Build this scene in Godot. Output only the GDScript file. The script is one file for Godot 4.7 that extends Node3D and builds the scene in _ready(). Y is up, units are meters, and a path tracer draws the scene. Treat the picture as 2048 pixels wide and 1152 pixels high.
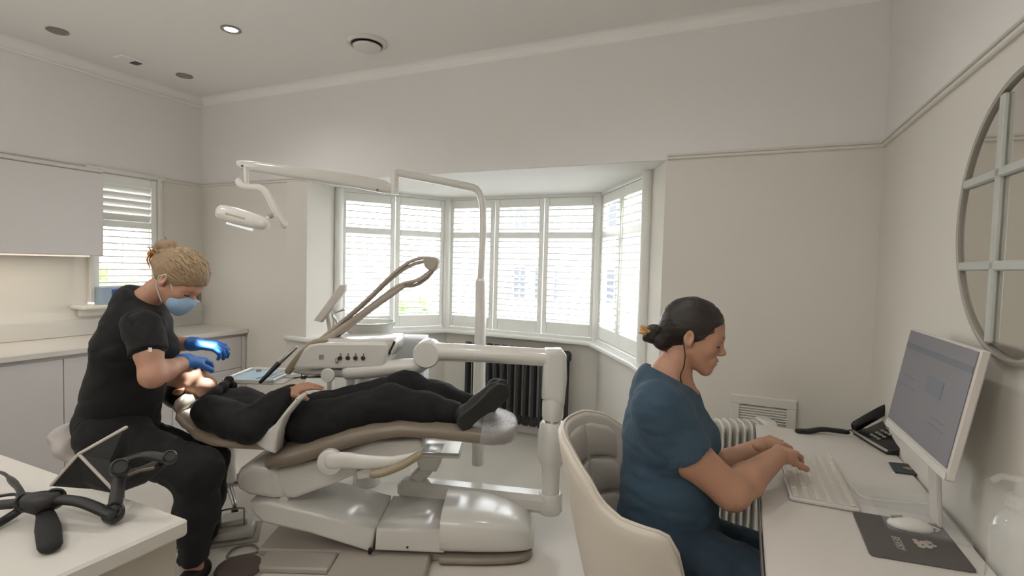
extends Node3D
# A dental surgery with a bay window: people, dental chair and desk.

const FOC := 1028.0
const YAW := 0.4235
const PIT := 0.0435
const ROL := -0.0266
const EYE := Vector3(0, 1.5, 0)
const DESK := 0.77
var RT := Vector3(cos(YAW), 0, -sin(YAW))   # along the chair, to the right
var BK := Vector3(sin(YAW), 0, cos(YAW))    # from the chair towards the desk side of the room
var M := {}                                  # materials
var taken := {}
var rng := RandomNumberGenerator.new()

# ---------- survey helpers: places measured on the photograph, as points of the room ----------
func ray(px: float, py: float) -> Vector3:
	var x := (px - 1024.0) / FOC
	var y := (py - 576.0) / FOC
	var x2 := cos(ROL) * x - sin(ROL) * y
	var y2 := sin(ROL) * x + cos(ROL) * y
	return RT * x2 + Vector3.UP * -(y2 * cos(PIT) + sin(PIT)) - BK * (cos(PIT) - y2 * sin(PIT))
func at(px: float, py: float, d: float) -> Vector3:
	var r := ray(px, py)
	return EYE + r * (d / -r.dot(BK))
func onx(px: float, py: float, x: float) -> Vector3:
	var r := ray(px, py)
	return EYE + r * (x / r.x)
func onz(px: float, py: float, z: float) -> Vector3:
	var r := ray(px, py)
	return EYE + r * (z / r.z)
func ony(px: float, py: float, y: float) -> Vector3:
	var r := ray(px, py)
	return EYE + r * ((y - EYE.y) / r.y)
func pts(list: Array, d: float) -> Array:
	var o := []
	for p in list: o.append(at(p[0], p[1], p[2] if p.size() > 2 else d))
	return o

# ---------- mesh builder ----------
class Sh:
	var v := PackedVector3Array()
	var g := PackedInt32Array()
	var uv := PackedVector2Array()
	var sg := 0
	func tri(a: Vector3, b: Vector3, c: Vector3, s: int):
		v.append(a); v.append(b); v.append(c); g.append(s)
	func quad(a: Vector3, b: Vector3, c: Vector3, d: Vector3, s: int):
		tri(a, b, c, s); tri(a, c, d, s)
	func fix(from: int):   # make a closed piece face outwards
		var vol := 0.0
		var o := v[from] if v.size() > from else Vector3.ZERO
		for i in range(from, v.size(), 3): vol += (v[i] - o).dot((v[i + 1] - o).cross(v[i + 2] - o))
		if vol > 0.0:
			for i in range(from, v.size(), 3):
				var t := v[i]; v[i] = v[i + 1]; v[i + 1] = t
	func box(c: Vector3, s: Vector3, b := Basis(), bev := 0.0):
		var h := s * 0.5
		var f := v.size()
		bev = min(bev, min(h.x, min(h.y, h.z)) * 0.95)
		if bev <= 0.0:
			var q := []
			for i in 8: q.append(c + b * Vector3(h.x if i & 1 else -h.x, h.y if i & 2 else -h.y, h.z if i & 4 else -h.z))
			for k in [[0, 1, 3, 2], [4, 6, 7, 5], [0, 4, 5, 1], [2, 3, 7, 6], [0, 2, 6, 4], [1, 5, 7, 3]]: quad(q[k[0]], q[k[1]], q[k[2]], q[k[3]], -1)
			fix(f); return
		var cs := {}
		for i in 8:
			var s3 := Vector3(1 if i & 1 else -1, 1 if i & 2 else -1, 1 if i & 4 else -1)
			for ax in 3:
				var p := s3 * (h - Vector3.ONE * bev); p[ax] = s3[ax] * h[ax]
				cs[i * 3 + ax] = c + b * p
		for k in [[0, 1, 3, 2], [4, 6, 7, 5]]: _face(cs, k, 2)
		for k in [[0, 4, 5, 1], [2, 3, 7, 6]]: _face(cs, k, 1)
		for k in [[0, 2, 6, 4], [1, 5, 7, 3]]: _face(cs, k, 0)
		var mid := c
		for ax in 3:
			var o1 := (ax + 1) % 3
			var o2 := (ax + 2) % 3
			for a in [0, 1]:
				for d in [0, 1]:
					var i0: int = (a << o1) | (d << o2)
					var i1: int = i0 | (1 << ax)
					_out(cs[i0 * 3 + o1], cs[i0 * 3 + o2], cs[i1 * 3 + o2], cs[i1 * 3 + o1], mid)
		for i in 8: _out3(cs[i * 3], cs[i * 3 + 1], cs[i * 3 + 2], mid)
	func _face(cs, k, ax):
		var m := Vector3.ZERO
		for i in 8: m += cs[i * 3] / 8.0
		_out(cs[k[0] * 3 + ax], cs[k[1] * 3 + ax], cs[k[2] * 3 + ax], cs[k[3] * 3 + ax], m)
	func _out(a, b, c, d, m):
		if (b - a).cross(c - a).dot((a + c) * 0.5 - m) < 0: quad(a, b, c, d, -1)
		else: quad(a, d, c, b, -1)
	func _out3(a, b, c, m):
		if (b - a).cross(c - a).dot(a - m) < 0: tri(a, b, c, -1)
		else: tri(a, c, b, -1)
	func bar(a: Vector3, b: Vector3, w: float, h: float, up := Vector3.UP, bev := 0.0):
		var z := (b - a).normalized()
		var x := up.cross(z).normalized()
		box((a + b) * 0.5, Vector3(w, h, a.distance_to(b)), Basis(x, z.cross(x), z), bev)
	func loft(rings: Array, cap := true, crease := []):
		var f := v.size()
		var n: int = rings[0].size()
		sg += 1
		for i in rings.size() - 1:
			if i in crease: sg += 1
			for j in n:
				quad(rings[i][j], rings[i][(j + 1) % n], rings[i + 1][(j + 1) % n], rings[i + 1][j], sg)
		if cap:
			for e in [0, rings.size() - 1]:
				var m := Vector3.ZERO
				for p in rings[e]: m += p / n
				sg += 1
				for j in n:
					if e == 0: tri(m, rings[e][(j + 1) % n], rings[e][j], sg)
					else: tri(m, rings[e][j], rings[e][(j + 1) % n], sg)
		fix(f)
	# round or flat (ry) pipe along a path; round ends when dome is set
	func tube(path: Array, r, n := 12, dome := false, ry = null, up := Vector3.UP):
		var rings := []
		var m := path.size()
		var x := Vector3.ZERO
		var ext := []
		for i in m:
			var rr: float = r[i] if r is Array else r
			var r2: float = rr if ry == null else (ry[i] if ry is Array else ry)
			ext.append([path[i], rr, r2])
		if dome:
			var d0: Vector3 = (path[0] - path[1]).normalized()
			var d1: Vector3 = (path[m - 1] - path[m - 2]).normalized()
			var e0 = ext[0]; var e1 = ext[m - 1]
			for k in [0.45, 0.8, 1.0]:
				var s := sqrt(max(0.0, 1.0 - k * k * 0.995))
				ext.push_front([e0[0] + d0 * e0[1] * k, e0[1] * s, e0[2] * s])
				ext.push_back([e1[0] + d1 * e1[1] * k, e1[1] * s, e1[2] * s])
		m = ext.size()
		for i in m:
			var a: Vector3 = ext[max(i - 1, 0)][0]
			var b: Vector3 = ext[min(i + 1, m - 1)][0]
			var t := (b - a).normalized()
			if ry != null: x = up.cross(t).normalized()
			elif i == 0: x = (Vector3.UP if abs(t.y) < 0.9 else Vector3.RIGHT).cross(t).normalized()
			else: x = (x - t * x.dot(t)).normalized()
			var y := t.cross(x)
			var ring := PackedVector3Array()
			for j in n:
				var an := TAU * j / n
				ring.append(ext[i][0] + x * cos(an) * ext[i][1] + y * sin(an) * ext[i][2])
			rings.append(ring)
		loft(rings)
	# turned shape: profile of (radius, height) about the y axis of xf
	func lathe(prof: Array, xf: Transform3D, n := 24, sx := 1.0, sz := 1.0):
		var rings := []
		var crease := []
		for i in prof.size():
			var p: Vector2 = prof[i]
			var ring := PackedVector3Array()
			for j in n:
				var an := TAU * j / n
				ring.append(xf * Vector3(p.x * cos(an) * sx, p.y, p.x * sin(an) * sz))
			rings.append(ring)
			if i > 0 and i < prof.size() - 1 and absf((p - prof[i - 1]).angle_to(prof[i + 1] - p)) > 0.62: crease.append(i)
		loft(rings, not prof[0].is_equal_approx(prof[prof.size() - 1]), crease)
	# outline in the xy plane of xf, drawn out along its z from 0 to depth, edges rounded by bev
	func prism(poly: Array, xf: Transform3D, depth: float, bev := 0.0, steps := 1):
		var n := poly.size()
		var area := 0.0
		for i in n: area += poly[i].cross(poly[(i + 1) % n])
		var sgn := 1.0 if area > 0 else -1.0
		var ins := []
		for i in n:
			var e0: Vector2 = (poly[i] - poly[(i + n - 1) % n]).normalized()
			var e1: Vector2 = (poly[(i + 1) % n] - poly[i]).normalized()
			var nn: Vector2 = (e0.orthogonal() + e1.orthogonal())
			nn = nn.normalized() / max(0.5, sqrt((1.0 + e0.dot(e1)) * 0.5))
			ins.append(nn * -sgn)
		var lev := []
		if bev > 0:
			for k in steps + 1:
				var a := PI / 2 * k / steps
				lev.append([bev * (1 - sin(a)), bev * (1 - cos(a))])   # inset, z
			var back := lev.duplicate(); back.reverse()
			for l in back: lev.append([l[0], depth - l[1]])
		else: lev = [[0.0, 0.0], [0.0, depth]]
		var f := v.size()
		var rings := []
		for l in lev:
			var ring := PackedVector3Array()
			for i in n:
				var q: Vector2 = poly[i] + ins[i] * l[0]
				ring.append(xf * Vector3(q.x, q.y, l[1]))
			rings.append(ring)
		var s := -1
		if steps > 1:
			sg += 1; s = sg
		for i in rings.size() - 1:
			for j in n: quad(rings[i][j], rings[i][(j + 1) % n], rings[i + 1][(j + 1) % n], rings[i + 1][j], s)
		var flat := PackedVector2Array()
		for i in n: flat.append(poly[i] + ins[i] * lev[0][0])
		var idx := Geometry2D.triangulate_polygon(flat)
		if idx.is_empty(): idx = Geometry2D.triangulate_polygon(PackedVector2Array(poly))
		for e in [0, rings.size() - 1]:
			for i in range(0, idx.size(), 3):
				# find whether the triangle turns as the outline does
				var tr: float = (flat[idx[i + 1]] - flat[idx[i]]).cross(flat[idx[i + 2]] - flat[idx[i]]) * sgn
				var a: Vector3 = rings[e][idx[i]]
				var b: Vector3 = rings[e][idx[i + 1]]
				var c: Vector3 = rings[e][idx[i + 2]]
				if (tr > 0) == (e == 0): tri(a, c, b, -1)
				else: tri(a, b, c, -1)
		fix(f)
	func ball(c: Vector3, r: Vector3, b := Basis(), n := 16, m := 10):
		var rings := []
		for i in m + 1:
			var th := PI * i / m
			var ring := PackedVector3Array()
			for j in n:
				var an := TAU * j / n
				ring.append(c + b * (Vector3(sin(th) * cos(an), cos(th), sin(th) * sin(an)) * r))
			rings.append(ring)
		loft(rings, false)
	func put(o: Vector3) -> ArrayMesh:
		var st := SurfaceTool.new()
		st.begin(Mesh.PRIMITIVE_TRIANGLES)
		var hasuv := uv.size() == v.size()
		for i in range(0, v.size(), 3):
			st.set_smooth_group(g[i / 3])
			for k in 3:
				if hasuv: st.set_uv(uv[i + k])
				st.add_vertex(v[i + k] - o)
		st.generate_normals()
		st.index()
		return st.commit()

# ---------- objects ----------
func numbered(called: String) -> String:
	if not taken.has(called):
		taken[called] = 0
		return called
	taken[called] += 1
	return "%s_%03d" % [called, taken[called]]
func tag(o: Node, label: String, category: String, group := "", kind := ""):
	if label: o.set_meta("label", label)
	if category: o.set_meta("category", category)
	if group: o.set_meta("group", group)
	if kind: o.set_meta("kind", kind)
	return o
func thing(called: String, base: Vector3, label: String, category: String, group := "", kind := "") -> Node3D:
	var o := Node3D.new()
	o.name = numbered(called)
	o.position = base
	add_child(o)
	return tag(o, label, category, group, kind)
func origin(n: Node) -> Vector3:
	var p := Vector3.ZERO
	while n != self:
		p += n.position
		n = n.get_parent()
	return p
func part(called: String, sh: Sh, m: Material, parent: Node3D) -> MeshInstance3D:
	var o := MeshInstance3D.new()
	o.name = called
	o.mesh = sh.put(origin(parent))
	o.material_override = m
	parent.add_child(o, true)
	return o
func solo(called: String, sh: Sh, m: Material, label := "", category := "", group := "", kind := "") -> MeshInstance3D:
	var c := AABB(sh.v[0], Vector3.ZERO)
	for p in sh.v: c = c.expand(p)
	var o := MeshInstance3D.new()
	o.name = numbered(called)
	o.position = Vector3(c.get_center().x, c.position.y, c.get_center().z)
	o.mesh = sh.put(o.position)
	o.material_override = m
	add_child(o)
	return tag(o, label, category, group, kind)
func struct(called: String, sh: Sh, m: Material, label := "", category := "") -> MeshInstance3D:
	return solo(called, sh, m, label, category, "", "structure")
func instance(called: String, mesh: Mesh, m: Material, parent: Node3D, t: Transform3D) -> MeshInstance3D:
	var o := MeshInstance3D.new()
	o.name = called
	o.mesh = mesh
	o.material_override = m
	o.transform = t
	parent.add_child(o, true)
	return o

func noise_tex(freq: float, size := 256, normal := false, strength := 4.0, kind := FastNoiseLite.TYPE_SIMPLEX_SMOOTH, lo := 0.0, hi := 1.0) -> NoiseTexture2D:
	var n := FastNoiseLite.new()
	n.noise_type = kind
	n.frequency = freq
	n.seed = 7
	var t := NoiseTexture2D.new()
	t.width = size; t.height = size; t.seamless = true
	t.noise = n
	t.as_normal_map = normal
	t.bump_strength = strength
	if not normal and (lo > 0.0 or hi < 1.0):
		var gr := Gradient.new()
		gr.set_color(0, Color(lo, lo, lo)); gr.set_color(1, Color(hi, hi, hi))
		t.color_ramp = gr
	return t
func mat(c: Color, rough := 0.5, metal := 0.0, bump: Texture2D = null, scale := 4.0, bs := 0.3) -> StandardMaterial3D:
	var m := StandardMaterial3D.new()
	m.albedo_color = c
	m.roughness = rough
	m.metallic = metal
	if bump:
		m.normal_enabled = true
		m.normal_texture = bump
		m.normal_scale = bs
		m.uv1_triplanar = true
		m.uv1_world_triplanar = true
		m.uv1_scale = Vector3.ONE * scale
	return m
func glow(c: Color, e: float) -> StandardMaterial3D:
	var m := mat(c, 0.5)
	m.emission_enabled = true
	m.emission = c
	m.emission_energy_multiplier = e
	return m

# ---------- the room ----------
const XL := -4.42
const ZB := -3.05
const RAIL := 2.125
const CEIL := 2.89
const BA := Vector3(-3.167, 0, -3.05)   # bay: opening, ends of the cants, front corners
const BB := Vector3(-3.205, 0, -3.42)
const BC := Vector3(-2.595, 0, -4.23)
const BD := Vector3(-1.10, 0, -4.23)
const BE := Vector3(-0.56, 0, -3.35)
const BF := Vector3(-0.432, 0, -3.05)
const SILL := 0.885
func right_x(z: float) -> float:
	return 0.65 + 0.018 * z

func set_camera_and_light():
	var cam := Camera3D.new()
	cam.name = "camera"
	var r := (RT * cos(ROL) + Vector3.UP * -sin(ROL) * cos(PIT) + BK * sin(ROL) * sin(PIT))
	var u := (RT * sin(ROL) + Vector3.UP * cos(ROL) * cos(PIT) - BK * cos(ROL) * sin(PIT))
	cam.transform = Transform3D(Basis(r, u, r.cross(u)), EYE)
	cam.fov = rad_to_deg(2.0 * atan(576.0 / FOC))
	cam.near = 0.05
	add_child(cam)
	cam.current = true
	var env := Environment.new()
	env.background_mode = Environment.BG_SKY
	var sm := ProceduralSkyMaterial.new()
	sm.sky_top_color = Color(0.94, 0.965, 1.0)
	sm.sky_horizon_color = Color(1, 0.99, 0.97)
	sm.ground_bottom_color = Color(0.5, 0.5, 0.47)
	sm.ground_horizon_color = Color(0.9, 0.9, 0.88)
	sm.sun_angle_max = 0.0
	var sky := Sky.new()
	sky.sky_material = sm
	env.sky = sky
	env.background_energy_multiplier = SKY
	env.tonemap_mode = Environment.TONE_MAPPER_LINEAR
	env.tonemap_exposure = EXPO
	env.sdfgi_enabled = true
	env.ssao_enabled = true
	env.ssil_enabled = true
	var we := WorldEnvironment.new()
	we.name = "environment"
	we.environment = env
	add_child(we)

func wallbox(x0, x1, y0, y1, z0, z1) -> Array:
	return [Vector3((x0 + x1) / 2.0, (y0 + y1) / 2.0, (z0 + z1) / 2.0), Vector3(abs(x1 - x0), abs(y1 - y0), abs(z1 - z0))]

func slab(sh: Sh, a: Vector3, b: Vector3, y0: float, y1: float, thick: float, out: Vector3):
	# upright wall from a to b whose room face is a-b, thickness towards out
	var n := (b - a).cross(Vector3.UP).normalized()
	if n.dot(out) < 0: n = -n
	var f := sh.v.size()
	var q := []
	for p in [a, b, b + n * thick, a + n * thick]:
		q.append(Vector3(p.x, y0, p.z)); q.append(Vector3(p.x, y1, p.z))
	sh.quad(q[0], q[2], q[3], q[1], -1); sh.quad(q[2], q[4], q[5], q[3], -1); sh.quad(q[4], q[6], q[7], q[5], -1); sh.quad(q[6], q[0], q[1], q[7], -1)
	sh.quad(q[0], q[6], q[4], q[2], -1); sh.quad(q[1], q[3], q[5], q[7], -1)
	sh.fix(f)

func build_room():
	var sh := Sh.new()
	sh.box(Vector3(-1.85, -0.075, -1.7), Vector3(5.7, 0.15, 5.9))
	struct("floor", sh, M.floor)
	sh = Sh.new()
	sh.box(Vector3(-1.85, CEIL + 0.075, -0.97), Vector3(5.7, 0.15, 4.4))
	struct("ceiling", sh, M.ceil)
	# left wall round its window
	for lev in [[0.0, RAIL, M.wall], [RAIL, CEIL + 0.05, M.wallup]]:
		sh = Sh.new()
		if lev[0] == 0.0:
			for b in [wallbox(XL - 0.25, XL, 0, RAIL, -2.17, 1.1), wallbox(XL - 0.25, XL, 0, RAIL, -3.3, -2.69), wallbox(XL - 0.25, XL, 0, 1.125, -2.69, -2.17)]: sh.box(b[0], b[1])
		else:
			for b in [wallbox(XL - 0.25, XL, RAIL, CEIL + 0.05, -3.3, 1.1)]: sh.box(b[0], b[1])
		struct("wall_left", sh, lev[2])
		sh = Sh.new()
		if lev[0] == 0.0:
			slab(sh, Vector3(XL, 0, ZB), BA, 0, RAIL, 0.25, Vector3(0, 0, -1))
			slab(sh, BF, Vector3(1.0, 0, ZB), 0, RAIL, 0.25, Vector3(0, 0, -1))
		else:
			slab(sh, Vector3(XL, 0, ZB), Vector3(1.0, 0, ZB), RAIL, CEIL + 0.05, 0.25, Vector3(0, 0, -1))
		struct("wall_back", sh, lev[2])
		sh = Sh.new()
		slab(sh, Vector3(right_x(-3.05), 0, -3.05), Vector3(right_x(1.1), 0, 1.1), lev[0], lev[1], 0.2, Vector3(1, 0, 0))
		struct("wall_right", sh, lev[2])
		sh = Sh.new()
		slab(sh, Vector3(XL, 0, 0.95), Vector3(0.9, 0, 0.95), lev[0], lev[1], 0.2, Vector3(0, 0, 1))
		struct("wall_front", sh, lev[2])
	# the bay: reveals, walls under the sill, its ceiling
	sh = Sh.new()
	slab(sh, BA, BB, 0, RAIL, 0.2, Vector3(-1, 0, 0))
	slab(sh, BB, BC, 0, SILL - 0.03, 0.2, Vector3(-1, 0, -1))
	slab(sh, BC, BD, 0, SILL - 0.03, 0.2, Vector3(0, 0, -1))
	slab(sh, BD, BE, 0, SILL - 0.03, 0.2, Vector3(1, 0, -1))
	slab(sh, BE, BF, 0, RAIL, 0.2, Vector3(1, 0, 0))
	struct("wall_bay", sh, M.wall)
	sh = Sh.new()
	var poly := []
	for p in [Vector3(-3.45, 0, ZB - 0.012), Vector3(-3.45, 0, -3.4), Vector3(-2.75, 0, -4.45), Vector3(-0.95, 0, -4.45), Vector3(-0.3, 0, -3.4), Vector3(-0.3, 0, ZB - 0.012)]: poly.append(Vector2(p.x, p.z))
	sh.prism(poly, Transform3D(Basis(Vector3.RIGHT, Vector3.BACK, Vector3.UP), Vector3(0, RAIL - 0.002, 0)), 0.15)
	struct("ceiling", sh, M.ceil)
	# window board of the bay, following its walls
	sh = Sh.new()
	poly = []
	for p in [Vector2(-3.36, ZB + 0.05), Vector2(-3.36, ZB + 0.004), Vector2(-3.17, ZB + 0.004), Vector2(-3.25, -3.42), Vector2(-2.62, -4.3), Vector2(-1.07, -4.3), Vector2(-0.52, -3.36), Vector2(-0.425, ZB + 0.004), Vector2(-0.3, ZB + 0.004), Vector2(-0.3, ZB + 0.05), Vector2(-0.49, ZB + 0.05), Vector2(-0.66, -3.36), Vector2(-1.16, -4.13), Vector2(-2.53, -4.13), Vector2(-3.08, -3.40), Vector2(-3.10, ZB + 0.05)]: poly.append(p)
	sh.prism(poly, Transform3D(Basis(Vector3.RIGHT, Vector3.BACK, Vector3.UP), Vector3(0, SILL - 0.033, 0)), 0.035, 0.008, 2)
	struct("trim_1", sh, M.gloss, "white painted window board running round the bay", "window sill")
	# cove between wall and ceiling, with a bead
	var prof := []
	for k in 7:
		var a := PI / 2 * k / 6
		prof.append(Vector2(0.06 * (1 - sin(a)), -0.06 * (1 - cos(a))))
	prof.append(Vector2(-0.02, -0.061)); prof.append(Vector2(-0.02, 0.0))
	sh = Sh.new()
	sh.prism(prof, Transform3D(Basis(Vector3.RIGHT, Vector3.UP, Vector3.BACK), Vector3(XL, CEIL + 0.001, ZB)), 4.0)
	sh.prism(prof, Transform3D(Basis(Vector3(0, 0, 1), Vector3.UP, Vector3(-1, 0, 0)), Vector3(0.9, CEIL + 0.001, ZB)), 5.3)
	struct("trim_2", sh, M.ceil, "white plaster coving where the walls meet the ceiling", "coving")
	sh = Sh.new()
	sh.bar(Vector3(XL + 0.008, CEIL - 0.075, 0.9), Vector3(XL + 0.008, CEIL - 0.075, ZB), 0.02, 0.022, Vector3.UP, 0.006)
	struct("trim_3", sh, M.ceil, "white bead under the coving on the wall with the cabinets", "moulding")
	# picture rail
	sh = Sh.new()
	for s in [[Vector3(XL, RAIL, 0.9), Vector3(XL, RAIL, ZB)], [Vector3(XL, RAIL, ZB), Vector3(-3.168, RAIL, ZB)], [Vector3(-0.43, RAIL, ZB), Vector3(right_x(ZB), RAIL, ZB)], [Vector3(right_x(ZB), RAIL, ZB), Vector3(right_x(0.9), RAIL, 0.9)]]:
		var up := Vector3.UP
		sh.bar(s[0] + up * 0.022, s[1] + up * 0.022, 0.044, 0.012, up, 0.004)
		sh.bar(s[0] + up * 0.008, s[1] + up * 0.008, 0.028, 0.02, up, 0.005)
	struct("trim_4", sh, M.rail, "cream picture rail round the walls at the height of the bay ceiling", "picture rail")
	# skirting
	for s in [["baseboard_back", Vector3(XL, 0, ZB), BA], ["baseboard_back", BF, Vector3(right_x(ZB), 0, ZB)], ["baseboard_right", Vector3(right_x(ZB), 0, ZB), Vector3(right_x(0.9), 0, 0.9)], ["baseboard_bay", BA, BB], ["baseboard_bay", BB, BC], ["baseboard_bay", BC, BD], ["baseboard_bay", BD, BE], ["baseboard_bay", BE, BF]]:
		sh = Sh.new()
		sh.bar(s[1] + Vector3.UP * 0.055, s[2] + Vector3.UP * 0.055, 0.036, 0.11, Vector3.UP, 0.006)
		struct(s[0], sh, M.gloss)

# ---------- windows and shutters ----------
var slats := {}
func slat_mesh(len: float) -> ArrayMesh:
	var key := snappedf(len, 0.001)
	if not slats.has(key):
		var sh := Sh.new()
		var ring := [[], []]
		for k in 12:
			var a := TAU * k / 12
			for e in 2: ring[e].append(Vector3(len * (e - 0.5), sin(a) * 0.0060, cos(a) * 0.031))
		sh.loft([PackedVector3Array(ring[0]), PackedVector3Array(ring[1])])
		slats[key] = sh.put(Vector3.ZERO)
	return slats[key]

# one hinged shutter panel: a at its lower left seen from the room, dir along it
func shutter(a: Vector3, dir: Vector3, w: float, y0: float, y1: float, m0: float, m1: float, tilt_up: float, tilt_low: float, label: String, group: String, rod := 0.5):
	var inn := dir.cross(Vector3.UP)      # towards the outside
	var o := thing("window_shutter", a + Vector3.UP * y0, label, "shutter", group)
	var B := Basis(dir, Vector3.UP, -inn)
	var st := 0.045
	for x in [st / 2, w - st / 2]:
		var s := Sh.new()
		s.box(a + dir * x + Vector3.UP * (y0 + y1) / 2, Vector3(st - 0.003, y1 - y0, 0.03), B, 0.004)
		part("stile", s, M.shutter, o)
	for r in [[y0, y0 + 0.105], [m0, m1], [y1 - 0.075, y1]]:
		var s := Sh.new()
		s.box(a + dir * w / 2 + Vector3.UP * (r[0] + r[1]) / 2, Vector3(w - 2 * st, r[1] - r[0], 0.026), B, 0.004)
		part("rail", s, M.shutter, o)
	for sec in [[y0 + 0.105, m0, tilt_low], [m1, y1 - 0.075, tilt_up]]:
		var n := int(round((sec[1] - sec[0]) / 0.0505))
		var gap: float = (sec[1] - sec[0]) / n
		var mesh := slat_mesh(w - 2 * st - 0.004)
		for i in n:
			var p: Vector3 = dir * w / 2 + Vector3.UP * (sec[0] + gap * (i + 0.5) - y0)
			instance("slat", mesh, M.shutter, o, Transform3D(B * Basis(Vector3.RIGHT, sec[2]), p))
		var s := Sh.new()
		var fr := -inn * 0.036
		s.box(a + dir * w * rod + fr + Vector3.UP * (sec[0] + sec[1]) / 2, Vector3(0.010, sec[1] - sec[0] - 0.02, 0.008), B, 0.002)
		part("tilt_rod", s, M.shutter, o)

func glazing(n: int, a: Vector3, b: Vector3, y0: float, y1: float, lights: int, out: Vector3, tr: float):
	# outer window: frame, mullions, transom and panes
	var o := thing("window_%d" % n, (a + b) / 2 + Vector3.UP * y0, "", "", "", "structure")
	var d := (b - a).normalized()
	var w := a.distance_to(b)
	var nn := d.cross(Vector3.UP)
	if nn.dot(out) < 0: nn = -nn
	var B := Basis(d, Vector3.UP, d.cross(Vector3.UP))
	for k in lights + 1:
		var s := Sh.new()
		var x: float = clampf(w * k / lights, 0.025, w - 0.025)
		s.box(a + d * x + Vector3.UP * (y0 + y1) / 2, Vector3(0.05, y1 - y0, 0.06), B, 0.006)
		part("mullion", s, M.gloss, o)
	for y in [y0 + 0.025, tr, y1 - 0.025]:
		var s := Sh.new()
		s.box((a + b) / 2 + Vector3.UP * y, Vector3(w, 0.05, 0.055), B, 0.006)
		part("window_frame", s, M.gloss, o)
	for k in lights:
		for v in [[y0 + 0.05, tr - 0.025], [tr + 0.025, y1 - 0.05]]:
			var s := Sh.new()
			s.box(a + d * w * (k + 0.5) / lights + Vector3.UP * (v[0] + v[1]) / 2, Vector3(w / lights - 0.05, v[1] - v[0], 0.006), B)
			part("pane", s, M.glass, o)

func build_windows():
	var places := ["nearest the white reveal", "in the middle", ""]
	# posts between the facets of the bay
	var sh := Sh.new()
	for p in [BB, BC, BD, BE]:
		var c := Vector3(-1.85, 0, -3.3)
		var q: Vector3 = p + (c - p).normalized() * 0.02
		sh.lathe([Vector2(0.0, SILL), Vector2(0.038, SILL), Vector2(0.038, RAIL), Vector2(0.0, RAIL)], Transform3D(Basis(), Vector3(q.x, 0, q.z)), 8)
	struct("trim_5", sh, M.gloss, "white corner posts between the shuttered sides of the bay", "window post")
	sh = Sh.new()
	for s in [[BB, BC], [BC, BD], [BD, BE]]:
		sh.bar(s[0] + Vector3.UP * 2.113, s[1] + Vector3.UP * 2.113, 0.05, 0.03, Vector3.UP, 0.004)
		sh.bar(s[0] + Vector3.UP * (SILL + 0.012), s[1] + Vector3.UP * (SILL + 0.012), 0.05, 0.026, Vector3.UP, 0.004)
	struct("trim_6", sh, M.gloss, "white shutter frame along the head and foot of the bay windows", "shutter frame")
	var y0 := SILL + 0.027
	var y1 := 2.097
	var facets := [[BB, BC, 2, "left"], [BC, BD, 3, "front"], [BD, BE, 2, "right"]]
	var names := {"left0": "white louvred shutter in the left side of the bay, beside the reveal wall", "left1": "white louvred shutter in the left side of the bay, next to its front corner post", "front0": "white louvred shutter of the bay front behind the lamp pole", "front1": "white louvred shutter in the middle of the bay front", "front2": "white louvred shutter at the right end of the bay front", "right0": "white louvred shutter in the right side of the bay, next to its front corner post", "right1": "white louvred shutter in the right side of the bay, nearest the desk"}
	var n := 1
	for f in facets:
		var d: Vector3 = (f[1] - f[0]).normalized()
		var w: float = f[0].distance_to(f[1])
		var out: Vector3 = Vector3(-1, 0, -1) if f[3] == "left" else Vector3(0, 0, -1) if f[3] == "front" else Vector3(1, 0, -1)
		var nn := d.cross(Vector3.UP)
		if nn.dot(out) < 0: nn = -nn
		glazing(n, f[0] + nn * 0.17, f[1] + nn * 0.17, SILL - 0.02, 2.12, f[2], out, 1.76)
		n += 1
		var pw: float = (w - 0.06) / f[2]
		for k in f[2]:
			shutter(f[0] + d * (0.03 + pw * k), d, pw - 0.004, y0, y1, 1.745, 1.80, -0.12, -0.16, names[f[3] + str(k)], "louvred shutters of the bay", 0.5)
	# the small window beside the wall cabinet
	glazing(4, Vector3(XL - 0.17, 0, -2.17), Vector3(XL - 0.17, 0, -2.69), 1.14, 2.13, 2, Vector3(-1, 0, 0), 1.78)
	sh = Sh.new()
	for z in [-2.185, -2.675]: sh.box(Vector3(XL + 0.01, 1.645, z), Vector3(0.05, 1.0, 0.034), Basis(), 0.006)
	sh.box(Vector3(XL + 0.01, 2.135, -2.43), Vector3(0.06, 0.036, 0.56), Basis(), 0.006)
	struct("trim_7", sh, M.wallgloss, "painted frame round the small window beside the wall cabinet", "window frame")
	shutter(Vector3(XL - 0.005, 0, -2.20), Vector3(0, 0, -1), 0.46, 1.16, 2.115, 1.715, 1.765, 1.05, 0.03, "white louvred shutter of the small window, upper slats closed, lower slats open", "", 0.5)
	sh = Sh.new()
	sh.box(Vector3(XL + 0.04, 1.118, -2.49), Vector3(0.26, 0.03, 0.86), Basis(), 0.008)
	sh.box(Vector3(XL + 0.02, 1.075, -2.49), Vector3(0.04, 0.06, 0.78), Basis(), 0.006)
	struct("trim_8", sh, M.wallgloss, "cream window board under the small window", "window sill")

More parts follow.
